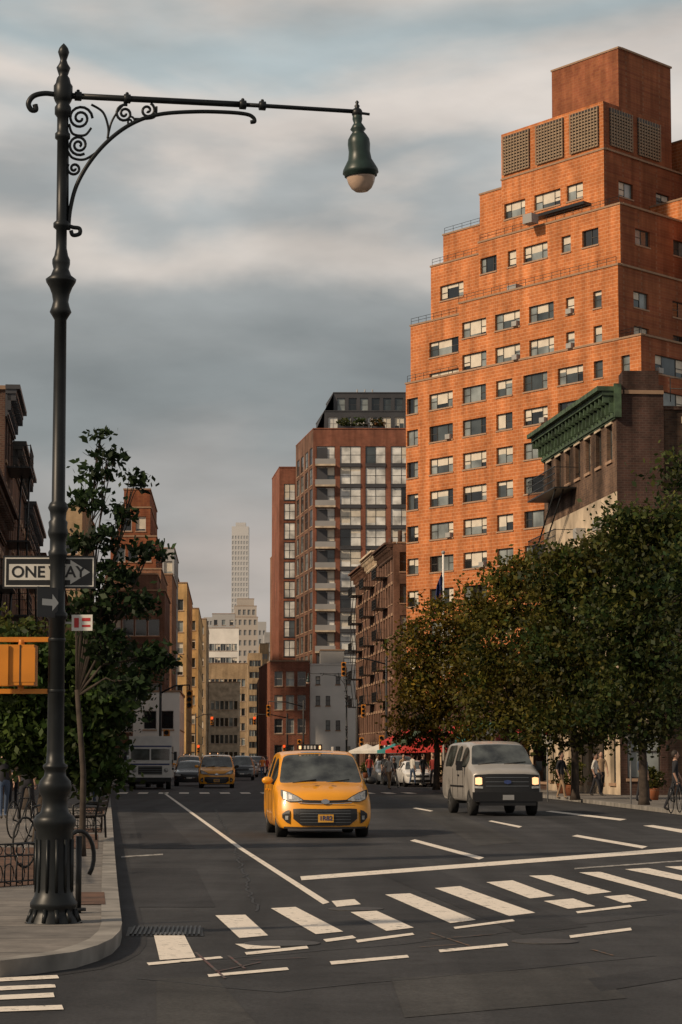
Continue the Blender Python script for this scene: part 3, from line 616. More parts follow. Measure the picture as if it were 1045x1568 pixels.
M['sigy']=simple('signal_yellow',(.60,.21,.015),.45,var=.15)
mb=MB(); z0=Zp(1050); z1=Zp(988); xa=XA(12,LY)-LX; xb=XA(54,LY)-LX
mb.box(xa,xb,-.12,.16,z0,z1,'sigy'); mb.box(xa+.05,xb+.01,-.124,-.12,z0+.03,z1-.03,'sigy')
mb.box(xa-.05,xa,-.1,.14,z0+.03,z1-.03,'sblack'); mb.box(xa+.12,xa+.13,-.13,-.121,z0,z1,'sblack')
mb.box(xa-.16,xa+.02,-.15,-.13,z0+.0,z1+.0,'sigy'); mb.box(xa-.16,xa+.02,.16,.18,z0,z1,'sigy')
mb.box(xa-.1,-.02,-.02,.03,z1+.03,z1+.075,'sigy'); mb.box(xa-.1,-.02,-.02,.03,z0-.075,z0-.03,'sigy'); mb.tube([(xa+.12,0,z1),(xa+.12,0,z1+.05)],.03,'sigy'); mb.tube([(xa+.12,0,z0-.05),(xa+.12,0,z0)],.03,'sigy')
for zz in (z0-.05,z1+.05): mb.lathe([(.082,-.015),(.084,-.015),(.084,.015),(.082,.015)],(0,0,zz),'lampblk',16)
mb.build('pedestrian_signal',loc=(LX,LY,0),bevel=.012)
# ================= vehicles =================
M['tyre']=simple('tyre_rubber',(.015,.015,.015),.85); M['rim']=simple('wheel_rim',(.25,.25,.25),.35,metal=.6); M['cglass']=simple('car_glass',(.055,.062,.06),.05,var=.85,scale=2.2,spec=1.0)  # car glass colour lifted and mottled to imitate reflections
M['plastic']=simple('black_plastic',(.009,.009,.010),.5); M['hl']=simple('headlamp_glass',(.36,.36,.35),.15,var=.5,scale=14,spec=.7); M['hl_on']=simple('headlamp_lit',(.8,.5,.3),.3,emit=(1,.50,.22),es=1.3); M['chrome']=simple('chrome',(.5,.5,.5),.2,metal=.9)
M['taxi']=simple('taxi_paint',(.80,.33,.014),.33,var=.05,coat=.5); M['silver']=simple('silver_paint',(.40,.375,.345),.36,metal=.25,var=.06,coat=.4)
M['blackp']=simple('black_paint',(.012,.013,.016),.25,coat=.8); M['greyp']=simple('grey_paint',(.10,.11,.12),.3,coat=.6); M['whitep']=simple('white_paint',(.72,.70,.67),.35,coat=.4,var=.08); M['plate']=simple('plate_orange',(.70,.36,.05),.5); M['navy']=simple('navy_stripe',(.03,.05,.16),.4)
def wheel(mb,x,y,r,w):
    sg=1 if x>0 else -1
    mb.lathe([(r*.62,-w/2),(r*.93,-w/2),(r,-w*.35),(r,w*.35),(r*.93,w/2),(r*.62,w/2)],(x,y,r),'tyre',24,axis='x')
    mb.lathe([(0,sg*w*.38),(r*.12,sg*w*.42),(r*.15,sg*w*.3),(r*.5,sg*w*.28),(r*.6,sg*w*.44),(r*.64,sg*w*.44)],(x,y,r),'rim',24,axis='x')
    for i in range(5):
        a=i*2*math.pi/5; mb.tube([(x+sg*w*.4,y,r),(x+sg*w*.4,y+math.cos(a)*r*.58,r+math.sin(a)*r*.58)],.03,'rim',4)
def car(name,loc,rot,st,w,paint,bulge,lean,wheels,wr,sub=2):
    e=empty(name,loc,rot)
    def bend(x,y,z):
        f=max(0,1-y/1.7); return (x,y+f*(bulge*(abs(x)/w)**2.4+lean*max(0,z-.5)),z)
    def half(s):
        y,zb,zm,zbt,wt,zr,ws,fl=s; W=w*ws; cr=.035
        p=[(W*.9*t,zb) for t in (0,.25,.5,.75,1)]+[(W*.985,zb+.12),(W,zm),(W*.985,zbt)]
        p+=[(wt+.05,zr-.07)]+[(wt*t,zr+cr*(1-t*t)) for t in (1,.75,.5,.25,0)]
        return p
    me=bpy.data.meshes.new('body')
    for m in (M[paint],M['cglass'],M['plastic']): me.materials.append(m)
    bm=bmesh.new(); cl=bm.edges.layers.float.new('crease_edge'); rings=[]
    for s in st:
        h=half(s); full=h+[(-x,z) for x,z in reversed(h[1:-1])]
        rings.append([bm.verts.new(bend(x,s[0],z)) for x,z in full])
    n=len(rings[0])
    for i in range(len(rings)-1):
        fl=st[i][7]
        for j in range(n):
            f=bm.faces.new((rings[i][j],rings[i][(j+1)%n],rings[i+1][(j+1)%n],rings[i+1][j]))
            jj=j if j<13 else n-1-j
            mi=0
            if jj<4: mi=2
            if fl==1 and jj>=9: mi=1
            if fl==2 and jj==7: mi=1
            if fl==1 and jj==7 and st[i][5]-st[i][3]>.22: mi=1
            if fl==4 and jj>=9: mi=1
            f.material_index=mi; f.smooth=True
    def cap(idx,rev):
        h=half(st[idx]); y=st[idx][0]
        rowsz=[(h[4][0],h[4][1]),h[5],h[6],h[7],h[8],(h[9][0],None)]; grid=[]
        for k,(W,z) in enumerate(rowsz):
            row=[]
            for t in (-1,-.75,-.5,-.25,0,.25,.5,.75,1):
                zz=z if z is not None else st[idx][5]+.035*(1-t*t)
                row.append(bm.verts.new(bend(W*t,y,zz)))
            grid.append(row)
        for k in range(5):
            for q in range(8):
                f=bm.faces.new((grid[k][q],grid[k][q+1],grid[k+1][q+1],grid[k+1][q])); f.smooth=True; f.material_index=0
                if rev and st[idx][5]>1.3 and k==3 and 0<q<7: f.material_index=1
    cap(0,False); cap(len(st)-1,True)
    bmesh.ops.remove_doubles(bm,verts=bm.verts,dist=.0008); bmesh.ops.recalc_face_normals(bm,faces=bm.faces)
    for ed in bm.edges:
        if len(ed.link_faces)==2 and ed.link_faces[0].material_index!=ed.link_faces[1].material_index: ed[cl]=.6
    bm.to_mesh(me); bm.free()
    o=bpy.data.objects.new('body',me); COL.objects.link(o); o.parent=e
    md=o.modifiers.new('sub','SUBSURF'); md.levels=sub; md.render_levels=sub
    mbp=MB()
    for wy in wheels:
        for sx in (-1,1): wheel(mbp,sx*(w-.16),wy,wr,.23)
        mbp.box(-w*.8,w*.8,wy-.42,wy+.42,.3,wr*2+.02,'plastic')
    def strip(cols,mat,off=.02,mir=True):
        cc=[]
        for a,b in zip(cols[:-1],cols[1:]):
            k=max(1,int(abs(b[0]-a[0])/.05))
            for i in range(k): cc.append([a[j]+(b[j]-a[j])*i/k for j in range(3)])
        cc.append(cols[-1])
        for sx in ((1,-1) if mir else (1,)):
            for a,b in zip(cc[:-1],cc[1:]):
                K=max(1,int((a[2]-a[1])/.07)+1)
                for i in range(K):
                    z=lambda c,t:c[1]+(c[2]-c[1])*t
                    q=[(a,i/K),(b,i/K),(b,(i+1)/K),(a,(i+1)/K)]
                    mbp.face([(sx*c[0],bend(c[0],0,z(c,t))[1]-off,z(c,t)) for c,t in q],mat,True)
    return e,mbp,strip,bend
def arch(y0,r,zb): return [(y0-r-.02,zb),(y0-r*.86,zb+r*.62),(y0-r*.5,zb+r*1.1),(y0,zb+r*1.28),(y0+r*.5,zb+r*1.1),(y0+r*.86,zb+r*.62),(y0+r+.02,zb)]
def make_stations(L,zb,ctrl,archs):
    ys=sorted(set([round(c[0],3) for c in ctrl]+[round(a[0],3) for ar in archs for a in ar])); out=[]
    for y in ys:
        k=0
        for i in range(len(ctrl)-1):
            if ctrl[i][0]<=y+1e-6: k=i
        a,b=ctrl[k],ctrl[k+1]; t=(y-a[0])/(b[0]-a[0]); t=min(max(t,0),1)
        v=[a[j]+(b[j]-a[j])*t for j in range(1,6)]; fl=a[6] if t<.999 else b[6]; z=zb
        for ar in archs:
            for p,q in zip(ar[:-1],ar[1:]):
                if p[0]-1e-6<=y<=q[0]+1e-6: z=max(z,p[1]+(q[1]-p[1])*((y-p[0])/(q[0]-p[0])))
        zm=max(v[0],z+.2)
        if zm>v[1]-.06: zm=v[1]-.06
        out.append((y,z,zm,v[1],v[2],v[3],v[4],fl))
    return out
vanrot=math.atan(.094)
def minivan(name,loc,rot,paint='taxi'):
    ctrl=[(0,.5,.76,.84,.86,.95,0),(.12,.55,.86,.82,.95,.985,0),(.5,.6,.97,.83,1.04,1,0),(.98,.62,1.05,.88,1.11,1,1),(1.9,.64,1.10,.76,1.70,1,2),(2.55,.64,1.12,.76,1.77,1,3),(2.68,.64,1.12,.76,1.775,1,2),(3.6,.64,1.14,.76,1.77,1,3),(3.72,.64,1.14,.76,1.765,1,2),(4.75,.64,1.16,.72,1.70,.98,0),(5.0,.6,1.1,.66,1.45,.95,0),(5.08,.55,1.0,.62,1.2,.92,0)]
    st=make_stations(5.1,.2,ctrl,[arch(.98,.37,.2),arch(4.0,.37,.2)])
    e,p,strip,bend=car(name,loc,rot,st,1.0,paint,.30,.40,(.98,4.0),.34)
    strip([(.44,.77,.785),(.56,.745,.86),(.72,.74,.94),(.86,.79,.985),(.90,.88,.99)],'plastic',.015)
    strip([(.47,.775,.785),(.57,.76,.85),(.72,.755,.925),(.85,.80,.965)],'hl',.026)
    strip([(.62,.80,.86),(.74,.80,.90)],'chrome',.033)
    strip([(0,.725,.775),(.3,.73,.78),(.5,.75,.79)],'plastic',.02); strip([(.0,.70,.718),(.35,.705,.722),(.55,.72,.738)],'chrome',.026)
    strip([(0,.70,.80),(.04,.705,.795),(.085,.735,.765)],'chrome',.04)
    strip([(.0,.26,.60),(.3,.26,.605),(.50,.27,.61),(.66,.40,.60)],'plastic',.02)
    for zz in (.32,.38,.44,.5,.555): strip([(0,zz,zz+.01),(.52,zz,zz+.01)],'greyp',.027)
    strip([(.73,.30,.58),(.80,.33,.56),(.88,.42,.50)],'plastic',.02); strip([(.76,.38,.46),(.82,.38,.46)],'hl',.03)
    strip([(0,.19,.235),(.5,.19,.235),(.85,.205,.24)],'plastic',.015)
    strip([(0,.33,.49),(.16,.33,.49)],'plate',.045)
    p.tube([(-.6,bend(-.6,.98,1.13)[1]-.04,1.13),(-.1,bend(.1,1.05,1.15)[1]-.02,1.19)],.012,'plastic',5); p.tube([(.1,bend(.1,.98,1.13)[1]-.04,1.13),(.6,bend(.6,1.05,1.15)[1]-.02,1.19)],.012,'plastic',5)
    for sx in (-1,1):
        p.ball((sx*1.10,1.5,1.17),.11,'plastic' if sx>0 else paint,8,(1.1,.6,.75)); p.obox((sx*.95,1.48,1.1),(sx*.12,0,0),(0,.08,0),(0,0,.05),'plastic')
        for dy in (1.75,2.75,3.7): p.obox((sx*1.0,dy,.32),(sx*.004,0,0),(0,.012,0),(0,0,.78),'plastic')
        for dy in (2.45,3.35): p.obox((sx*.998,dy,.95),(sx*.03,0,0),(0,.2,0),(0,0,.035),paint)
        p.lathe([(.055,0),(.055,.004),(0,.004)],(sx*.17,.62,1.105),'navy',14)
    p.box(-.42,.1,2.0,2.2,1.80,1.93,'plastic'); 
    for i in range(1,5): p.box(-.36+i*.07,-.32+i*.07,1.99,1.998,1.83,1.9,'swhite')
    p.box(-.40,-.35,1.99,1.998,1.83,1.9,'hl_on'); p.box(.03,.07,1.99,1.998,1.83,1.9,'hl_on'); p.box(.3,.34,2.0,2.05,1.78,1.88,'swhite')
    p.build('trim',e); text('1R82',.13,(0,bend(0,0,.4)[1]-.05,.41),e,'navy'); return e
g=G(499,1284); minivan('yellow_taxi',(g[0],g[1],0),vanrot)
g=G(332,1207); minivan('yellow_taxi',(g[0],g[1],0),.05)
g=G(278,1196); minivan('yellow_taxi',(g[0],g[1]+8,0),.05)
def bigvan(name,loc,rot,paint='silver'):
    ctrl=[(0,.7,1.16,.88,1.22,.97,0),(.1,.72,1.22,.88,1.29,.99,0),(.62,.75,1.32,.88,1.40,1,0),(.78,.75,1.36,.88,1.44,1,1),(1.5,.78,1.38,.76,2.0,1,2),(2.2,.78,1.38,.76,2.09,1,3),(2.32,.78,1.38,.76,2.1,1,2),(3.3,.78,1.38,.76,2.1,1,3),(3.42,.78,1.38,.76,2.1,1,2),(4.9,.78,1.38,.76,2.08,1,3),(5.45,.78,1.38,.75,2.04,.98,0),(5.5,.7,1.3,.74,1.98,.96,0)]
    st=make_stations(5.5,.40,ctrl,[arch(.85,.40,.40),arch(4.2,.40,.40)])
    e,p,strip,bend=car(name,loc,rot,st,1.01,paint,.12,.1,(.85,4.2),.38)
    strip([(0,.66,1.19),(.5,.66,1.19),(.93,.68,1.16)],'plastic',.02)
    for zz in (.84,.96,1.08): strip([(0,zz,zz+.015),(.62,zz,zz+.015)],'greyp',.035)
    strip([(0,.9,1.02),(.10,.93,1.0)],'navy',.05)
    strip([(.72,.90,1.08),(.8,.88,1.10),(.91,.90,1.08)],'hl_on',.04); strip([(.70,.78,.84),(.93,.79,.85)],'hl',.04)
    p.box(-.98,.98,-.12,.16,.42,.68,'plastic'); p.box(-.8,.8,-.09,.16,.3,.42,'plastic'); p.box(-.16,.16,-.135,-.12,.46,.6,'sgrey')
    p.tube([(-.7,bend(.7,.80,1.4)[1]-.05,1.46),(0,bend(0,.9,1.4)[1]-.03,1.53)],.013,'plastic',5); p.tube([(.05,bend(0,.80,1.4)[1]-.05,1.47),(.7,bend(.7,.9,1.4)[1]-.03,1.53)],.013,'plastic',5)
    for sx in (-1,1):
        p.box(min(sx*1.08,sx*1.25),max(sx*1.08,sx*1.25),1.25,1.33,1.28,1.55,'plastic'); p.tube([(sx*.95,1.4,1.38),(sx*1.15,1.3,1.4)],.02,'plastic',5)
        for dy in (1.62,2.5,3.4): p.obox((sx*1.005,dy,.5),(sx*.006,0,0),(0,.015,0),(0,0,.85),'plastic')
        p.obox((sx*1.005,1.5,.8),(sx*.012,0,0),(0,2.3,0),(0,0,.05),'plastic'); p.obox((sx*1.0,2.3,1.12),(sx*.03,0,0),(0,.18,0),(0,0,.04),'plastic')
    p.build('trim',e); return e
g=G(778,1250); bigvan('silver_van',(g[0],g[1],0),.12)
def sedan(name,loc,rot,paint,suv=False):
    h=1.75 if suv else 1.45; b=.3 if suv else 0
    ctrl=[(0,.5,.66+b*.7,.8,.72+b*.8,.92,0),(.15,.55,.76+b*.6,.78,.82+b*.7,.97,0),(1.15,.6,.9+b*.5,.74,.97+b*.5,1,1),(1.95,.62,.95+b*.4,.6,h-.04,1,2),(2.55,.62,.96+b*.4,.6,h,1,3),(2.65,.62,.96+b*.4,.6,h,1,2),(3.5,.62,.97+b*.4,.58,h-.05,1,4 if not suv else 2),(4.2 if not suv else 4.45,.62,.98+b*.4,.68 if not suv else .58,1.05 if not suv else h-.12,.98,0),(4.65,.55,.85,.66,.95 if not suv else 1.2,.93,0)]
    st=make_stations(4.7,.22,ctrl,[arch(.9,.36,.22),arch(3.7,.36,.22)])
    e,p,strip,bend=car(name,loc,rot,st,.92,paint,.3,.3,(.9,3.7),.33)
    zt=.62+b*.55
    strip([(.5,zt-.02,zt+.07),(.65,zt-.04,zt+.1),(.84,zt,zt+.1)],'hl',.02)
    strip([(0,zt-.08,zt+.05),(.45,zt-.06,zt+.05)],'plastic',.02); strip([(0,.26,.42),(.6,.28,.42)],'plastic',.015); strip([(0,.44,.52),(.15,.44,.52)],'swhite',.03)
    for sx in (-1,1): p.ball((sx*1.0,1.6,1.0+b*.4),.1,paint,6,(1,.6,.7))
    p.build('trim',e); return e
g=G(290,1204); sedan('black_car',(g[0],g[1],0),.05,'blackp')
g=G(371,1195); sedan('dark_suv',(g[0],g[1],0),.03,'blackp',True)
sedan('parked_car',(-11.5,136,0),.06,'greyp',True); sedan('parked_car',(-12.2,150,0),.05,'greyp'); sedan('parked_car',(-12.6,157,0),.05,'whitep',True)
for px,Y,c,s in ((352,230,'greyp',0),(318,240,'whitep',1),(385,260,'blackp',1),(300,215,'taxi',0),(340,300,'taxi',0),(365,320,'greyp',1),(325,330,'whitep',1),(380,205,'greyp',0),(352,380,'blackp',1),(372,400,'taxi',0),(395,230,'whitep',1)):
    sedan('distant_car',(XA(px,Y),Y,0),.04,c,bool(s))
for i in range(3): sedan('parked_car',(4.2-.11*i*6.2+.3,137+i*6.2,0),.12,['whitep','blackp','greyp'][i],i==1)
g=G(230,1209); e=empty('white_delivery_truck',(g[0],g[1],0),.07); mb=MB()
mb.box(-1.12,1.12,.75,6.5,.55,2.76,'whitep'); mb.box(-1.06,1.06,.0,.74,.5,1.45,'whitep')
mb.mesh([(-1.06,.02,1.452),(1.06,.02,1.452),(1.06,.748,1.5),(-1.06,.748,1.5)],[(0,1,2,3)],'whitep')
mb.box(-1.0,-.04,.725,.747,1.52,2.1,'cglass'); mb.box(.04,1.0,.725,.747,1.52,2.1,'cglass'); mb.box(-1.1,1.1,.735,.748,2.2,2.27,'navy')
mb.box(-.62,.62,-.02,-.002,.78,1.2,'plastic'); mb.box(-1.0,1.0,-.01,-.003,1.26,1.34,'navy')
for i in range(4): mb.box(-.6,.6,-.03,-.022,.82+i*.1,.85+i*.1,'greyp')
for sx in (-1,1): 
    mb.lathe([(.12,0),(.12,.02),(0,.03)],(sx*.82,-.005,1.0),'hl',14,R=Matrix.Rotation(math.pi/2,3,'X')); mb.box(sx*1.3-.08,sx*1.3+.08,.6,.66,1.5,1.95,'plastic'); mb.tube([(sx*1.1,.76,1.9),(sx*1.3,.63,1.85)],.02,'plastic',5)
    mb.box(min(sx*1.121,sx*1.125),max(sx*1.121,sx*1.125),1.2,6.3,1.1,1.3,'navy')
mb.box(-1.1,1.1,-.15,.1,.4,.62,'plastic')
for wy in (1.1,5): 
    for sx in (-1,1): wheel(mb,sx*.95,wy,.4,.26)
mb.box(-.8,.8,.3,6.2,.3,.56,'plastic'); mb.build('body',e,bevel=.05)
# ================= trees =================
def leafmat(name):
    m,nt,b=newmat(name); N=nt.nodes; L=nt.links
    a=N.new('ShaderNodeAttribute'); a.attribute_name='Col'; L.new(a.outputs['Color'],b.inputs['Base Color']); b.inputs['Roughness'].default_value=.55; b.inputs['Specular IOR Level'].default_value=.2
    t=N.new('ShaderNodeBsdfTranslucent'); L.new(a.outputs['Color'],t.inputs['Color']); mx=N.new('ShaderNodeMixShader'); mx.inputs[0].default_value=.35
    L.new(b.outputs[0],mx.inputs[1]); L.new(t.outputs[0],mx.inputs[2]); L.new(mx.outputs[0],N['Material Output'].inputs['Surface']); return m
M['leaf']=leafmat('leaves'); M['bark']=simple('bark',(.05,.037,.028),.95,var=.4,scale=6)
def foliage(lobes,leaf,cA,cB,seed,cl=.28,per=22):
    rng=np.random.default_rng(seed); Vv=[];C=[]
    for (cx,cy,cz,rx,ry,rz,n) in lobes:
        nc=max(3,n//per)
        d=rng.normal(size=(nc,3)); d/=np.linalg.norm(d,axis=1)[:,None]
        rr=rng.uniform(.35,1.0,nc)**.6*rng.uniform(.8,1.18,nc)
        cc=np.array([cx,cy,cz])+d*rr[:,None]*np.array([rx,ry,rz])
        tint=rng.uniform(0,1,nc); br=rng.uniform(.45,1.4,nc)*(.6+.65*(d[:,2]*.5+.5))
        csz=rng.uniform(.6,1.4,nc)*cl
        idx=rng.integers(0,nc,n); off=rng.normal(size=(n,3))*csz[idx][:,None]*np.array([1,1,.6])
        p=cc[idx]+off
        a=rng.normal(size=(n,3)); a/=np.linalg.norm(a,axis=1)[:,None]
        b=rng.normal(size=(n,3)); b-= (b*a).sum(1)[:,None]*a; b/=np.linalg.norm(b,axis=1)[:,None]
        s=leaf*rng.uniform(.6,1.3,n)[:,None]
        q=np.stack([p-a*s*.5,p+b*s*.3,p+a*s*.5,p-b*s*.3],1)
        Vv.append(q.reshape(-1,3))
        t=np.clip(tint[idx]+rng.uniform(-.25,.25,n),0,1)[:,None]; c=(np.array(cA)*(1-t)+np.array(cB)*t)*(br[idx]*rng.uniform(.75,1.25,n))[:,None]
        C.append(np.repeat(c,4,0))
    V=np.concatenate(Vv); C=np.concatenate(C); nf=len(V)//4
    me=bpy.data.meshes.new('foliage'); me.vertices.add(len(V)); me.vertices.foreach_set('co',V.astype(np.float32).ravel())
    me.loops.add(nf*4); me.loops.foreach_set('vertex_index',np.arange(nf*4,dtype=np.int32)); me.polygons.add(nf); me.polygons.foreach_set('loop_start',np.arange(0,nf*4,4,dtype=np.int32))
    at=me.color_attributes.new('Col','FLOAT_COLOR','CORNER'); at.data.foreach_set('color',np.concatenate([C,np.ones((len(C),1))],1).astype(np.float32).ravel())
    me.materials.append(M['leaf']); me.update(); me.validate(); return me
def tree(name,base,th,tr,lobes,leaf,cA,cB,seed,cl=.28,per=22):
    e=empty(name,(0,0,0)); me=foliage(lobes,leaf,cA,cB,seed,cl,per); o=bpy.data.objects.new('foliage',me); COL.objects.link(o); o.parent=e
    rg=random.Random(seed); mb=MB(); b=Vector((base[0],base[1],.1)); top=b+Vector((rg.uniform(-.2,.2),rg.uniform(-.2,.2),th))
    mb.tube([b,b+Vector((0,0,.25)),b.lerp(top,.5)+Vector((.06,0,0)),top],[tr*1.35,tr,tr*.85,tr*.7],'bark',9)
    for l in lobes:
        c=Vector(l[:3]); m=top.lerp(c,.5)+Vector((rg.uniform(-.2,.2),0,.15)); mb.tube([top-Vector((0,0,.1)),m,c],[tr*.5,tr*.32,tr*.12],'bark',6)
        for _ in range(5):
            d=Vector((rg.uniform(-1,1)*l[3],rg.uniform(-1,1)*l[4],rg.uniform(-.6,1)*l[5]))*.75; s=m.lerp(c,rg.uniform(.2,.9)); mb.tube([s,s.lerp(c+d,.55)+Vector((0,0,.1)),c+d],[tr*.2,tr*.12,tr*.04],'bark',5)
    mb.build('trunk',e); return e
def lob(px,py,Y,rpx,rpy,n,dy=0,ry=None):
    X_,Y_,Z_=P3(px,py,Y+dy); k=(Y)/3720; return (X_,Y_,Z_,rpx*k,(ry or rpx*k*.9),rpy*k,n)
olive=(.085,.085,.016); dgreen=(.022,.048,.014)
Yt=38
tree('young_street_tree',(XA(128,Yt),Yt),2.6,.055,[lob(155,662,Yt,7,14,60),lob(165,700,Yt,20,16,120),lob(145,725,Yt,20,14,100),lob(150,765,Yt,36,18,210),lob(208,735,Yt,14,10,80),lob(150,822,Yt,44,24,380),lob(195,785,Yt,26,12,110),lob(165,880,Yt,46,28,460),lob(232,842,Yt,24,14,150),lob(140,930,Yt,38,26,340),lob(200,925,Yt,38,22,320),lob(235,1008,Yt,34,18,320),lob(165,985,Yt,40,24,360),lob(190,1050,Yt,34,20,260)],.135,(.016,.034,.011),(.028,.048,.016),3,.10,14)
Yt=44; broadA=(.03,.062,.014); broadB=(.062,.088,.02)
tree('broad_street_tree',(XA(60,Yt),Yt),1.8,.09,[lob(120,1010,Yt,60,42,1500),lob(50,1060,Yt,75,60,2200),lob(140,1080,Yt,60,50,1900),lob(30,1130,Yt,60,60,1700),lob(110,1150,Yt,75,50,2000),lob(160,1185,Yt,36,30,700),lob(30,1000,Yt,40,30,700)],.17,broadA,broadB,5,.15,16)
tree('street_tree',(-9.2,72),3,.14,[lob(30,1030,72,60,70,2500),lob(90,1080,74,50,60,2000),lob(0,1000,72,50,60,1500)],.2,dgreen,olive,6,.25)
tree('street_tree',(-12.2,118),3,.14,[lob(175,1080,118,40,50,1500),lob(215,1040,122,30,60,900),lob(150,1060,118,40,50,1200)],.22,dgreen,olive,8,.3)
def rtree(base,Y,L,seed,cA=dgreen,cB=olive,nm='leafy_street_tree',leaf=.22):
    tree(nm,base,3.2,.16,[lob(*l[:2],Y,*l[2:4],int(l[4]*.8)) for l in L],leaf,cA,cB,seed,.36,40)
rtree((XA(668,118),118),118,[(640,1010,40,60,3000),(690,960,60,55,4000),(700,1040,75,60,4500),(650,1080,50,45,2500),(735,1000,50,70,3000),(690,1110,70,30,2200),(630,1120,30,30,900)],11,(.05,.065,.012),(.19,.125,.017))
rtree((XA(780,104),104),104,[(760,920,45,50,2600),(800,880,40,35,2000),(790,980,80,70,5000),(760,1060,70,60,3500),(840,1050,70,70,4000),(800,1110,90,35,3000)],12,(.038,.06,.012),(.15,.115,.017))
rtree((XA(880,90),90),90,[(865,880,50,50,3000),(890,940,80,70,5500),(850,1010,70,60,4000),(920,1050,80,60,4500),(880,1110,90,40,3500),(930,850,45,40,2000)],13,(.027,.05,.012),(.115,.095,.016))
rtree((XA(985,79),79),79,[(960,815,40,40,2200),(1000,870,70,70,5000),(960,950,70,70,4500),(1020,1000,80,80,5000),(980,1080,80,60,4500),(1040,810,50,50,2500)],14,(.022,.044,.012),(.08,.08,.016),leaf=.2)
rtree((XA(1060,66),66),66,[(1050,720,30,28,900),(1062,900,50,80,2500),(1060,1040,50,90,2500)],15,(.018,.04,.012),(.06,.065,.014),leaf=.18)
def shrub(name,x,y,r,h,n,z=.1,cA=dgreen,cB=olive,leaf=.1,seed=1):
    e=empty(name); me=foliage([(x,y,z+h/2,r,r,h/2,n)],leaf,cA,cB,seed,.1,14); o=bpy.data.objects.new('foliage',me); COL.objects.link(o); o.parent=e
    mb=MB(); mb.lathe([(r*.45,.13),(r*.6,.13+z*.8),(r*.62,.13+z*.85),(r*.5,.13+z*.85)],(x,y,0),'b_main_d',12); mb.build('pot',e)
for i,(px,Y) in enumerate(((875,98),(862,104),(625,150),(640,146),(655,143),(668,141),(1000,88),(560,178),(575,172))):
    shrub('potted_shrub',XA(px,Y),Y,.5 if i<2 else .35,1.1 if i<2 else .9,700,.5,(.04,.06,.012),(.12,.11,.02),.13,30+i)
def roofshrub(x,y,z,seed,cB):
    e=empty('rooftop_shrub'); me=foliage([(x,y,z+.9,1.2,1.2,.8,500)],.35,dgreen,cB,seed,.15,14); o=bpy.data.objects.new('foliage',me); COL.objects.link(o); o.parent=e
    mb=MB(); mb.box(x-1,x+1,y-.4,y+.4,z-.1,z+.4,'dkgrey'); mb.build('planter',e)
roofshrub(X(528),Y2+1.5,49.2,50,olive); roofshrub(X(580),Y2+1.5,49.2,51,(.2,.08,.02)); roofshrub(X(550),Y2+1.5,49.2,53,olive)
M['umb_w']=simple('white_canvas',(.6,.57,.52),.8)
def umbrella(x,y,mat,r=1.4,h=2.7):
    mb=MB(); mb.tube([(0,0,.13),(0,0,h)],.025,'metal_d',6)
    vs=[(0,0,h)]+[(r*math.cos(i*math.pi/4),r*math.sin(i*math.pi/4),h-.55) for i in range(8)]+[(r*math.cos(i*math.pi/4),r*math.sin(i*math.pi/4),h-.75) for i in range(8)]
    mb.mesh(vs,[(0,1+i,1+(i+1)%8) for i in range(8)]+[(1+i,9+i,9+(i+1)%8,1+(i+1)%8) for i in range(8)],mat)
    mb.lathe([(.3,.13),(.3,.2),(0,.22)],(0,0,0),'metal_d',10); mb.build('cafe_umbrella',loc=(x,y,0))
for px,Y,c in ((640,152,'awn_r'),(668,146,'awn_r'),(650,158,'awn_r'),(622,165,'awn_r'),(608,172,'awn_g'),(585,178,'umb_w'),(562,188,'umb_w'),(596,182,'umb_w'),(680,140,'awn_r')): umbrella(XA(px,Y),Y,c)
M['flagr']=simple('flag_red_white',(.22,.05,.05),.8,var=.8,scale=6); M['flagb']=simple('flag_blue',(.02,.03,.12),.8)
fx=XA(680,125); mb=MB(); zt=ZA(846,125); mb.tube([(0,0,0),(0,0,zt)],[.08,.05],'white_wall',8); mb.ball((0,0,zt),.1,'grey',6)
n=10; vs=[]
for i in range(n+1):
    for j in range(9):
        u=j/8*.9; v=i/n*1.9; vs.append((-u*(.35+.25*v/1.9)-.03,.12*math.sin(j*1.5+i*.3),zt-.9-v-u*.9))
mb.mesh(vs,[(i*9+j,i*9+j+1,(i+1)*9+j+1,(i+1)*9+j) for i in range(n) for j in range(8) if i>4],'flagr',True); mb.mesh(vs,[(i*9+j,i*9+j+1,(i+1)*9+j+1,(i+1)*9+j) for i in range(n) for j in range(8) if i<=4],'flagb',True)
mb.build('flagpole_with_flag',loc=(fx,125,0))
M['red_on']=simple('signal_lamp_red',(.5,.02,.01),.4,emit=(1,.08,.02),es=1.5)
def tsignal(x,y,arm,h=5.6,lit=False):
    mb=MB(); mb.lathe([(.2,0),(.2,.3),(.1,.5),(.085,1),(.07,h+.5),(0,h+.6)],(0,0,0),'metal_d',10)
    s=1 if arm>0 else -1
    mb.tube([(0,0,h),(arm*.5,0,h+.4),(arm,0,h+.45)],[.06,.05,.04],'metal_d',6)
    for xx,zz in ((arm,h-.35),(s*.35,2.7)):
        mb.box(xx-.17,xx+.17,-.12,.12,zz-.5,zz+.5,'sigy')
        for k,c in enumerate(('plastic','plastic','red_on' if lit else 'plastic')):
            zc=zz-.32+.32*k; mb.lathe([(.12,0),(.13,.12),(.13,.12),(.11,.12),(.1,.01),(0,.01)],(xx,-.12,zc),'plastic' if c=='plastic' else c,12,R=Matrix.Rotation(math.pi/2,3,'X'))
    mb.tube([(arm,0,h+.45),(arm,0,h+.1)],.03,'metal_d',6); mb.build('traffic_signal',loc=(x,y,0))
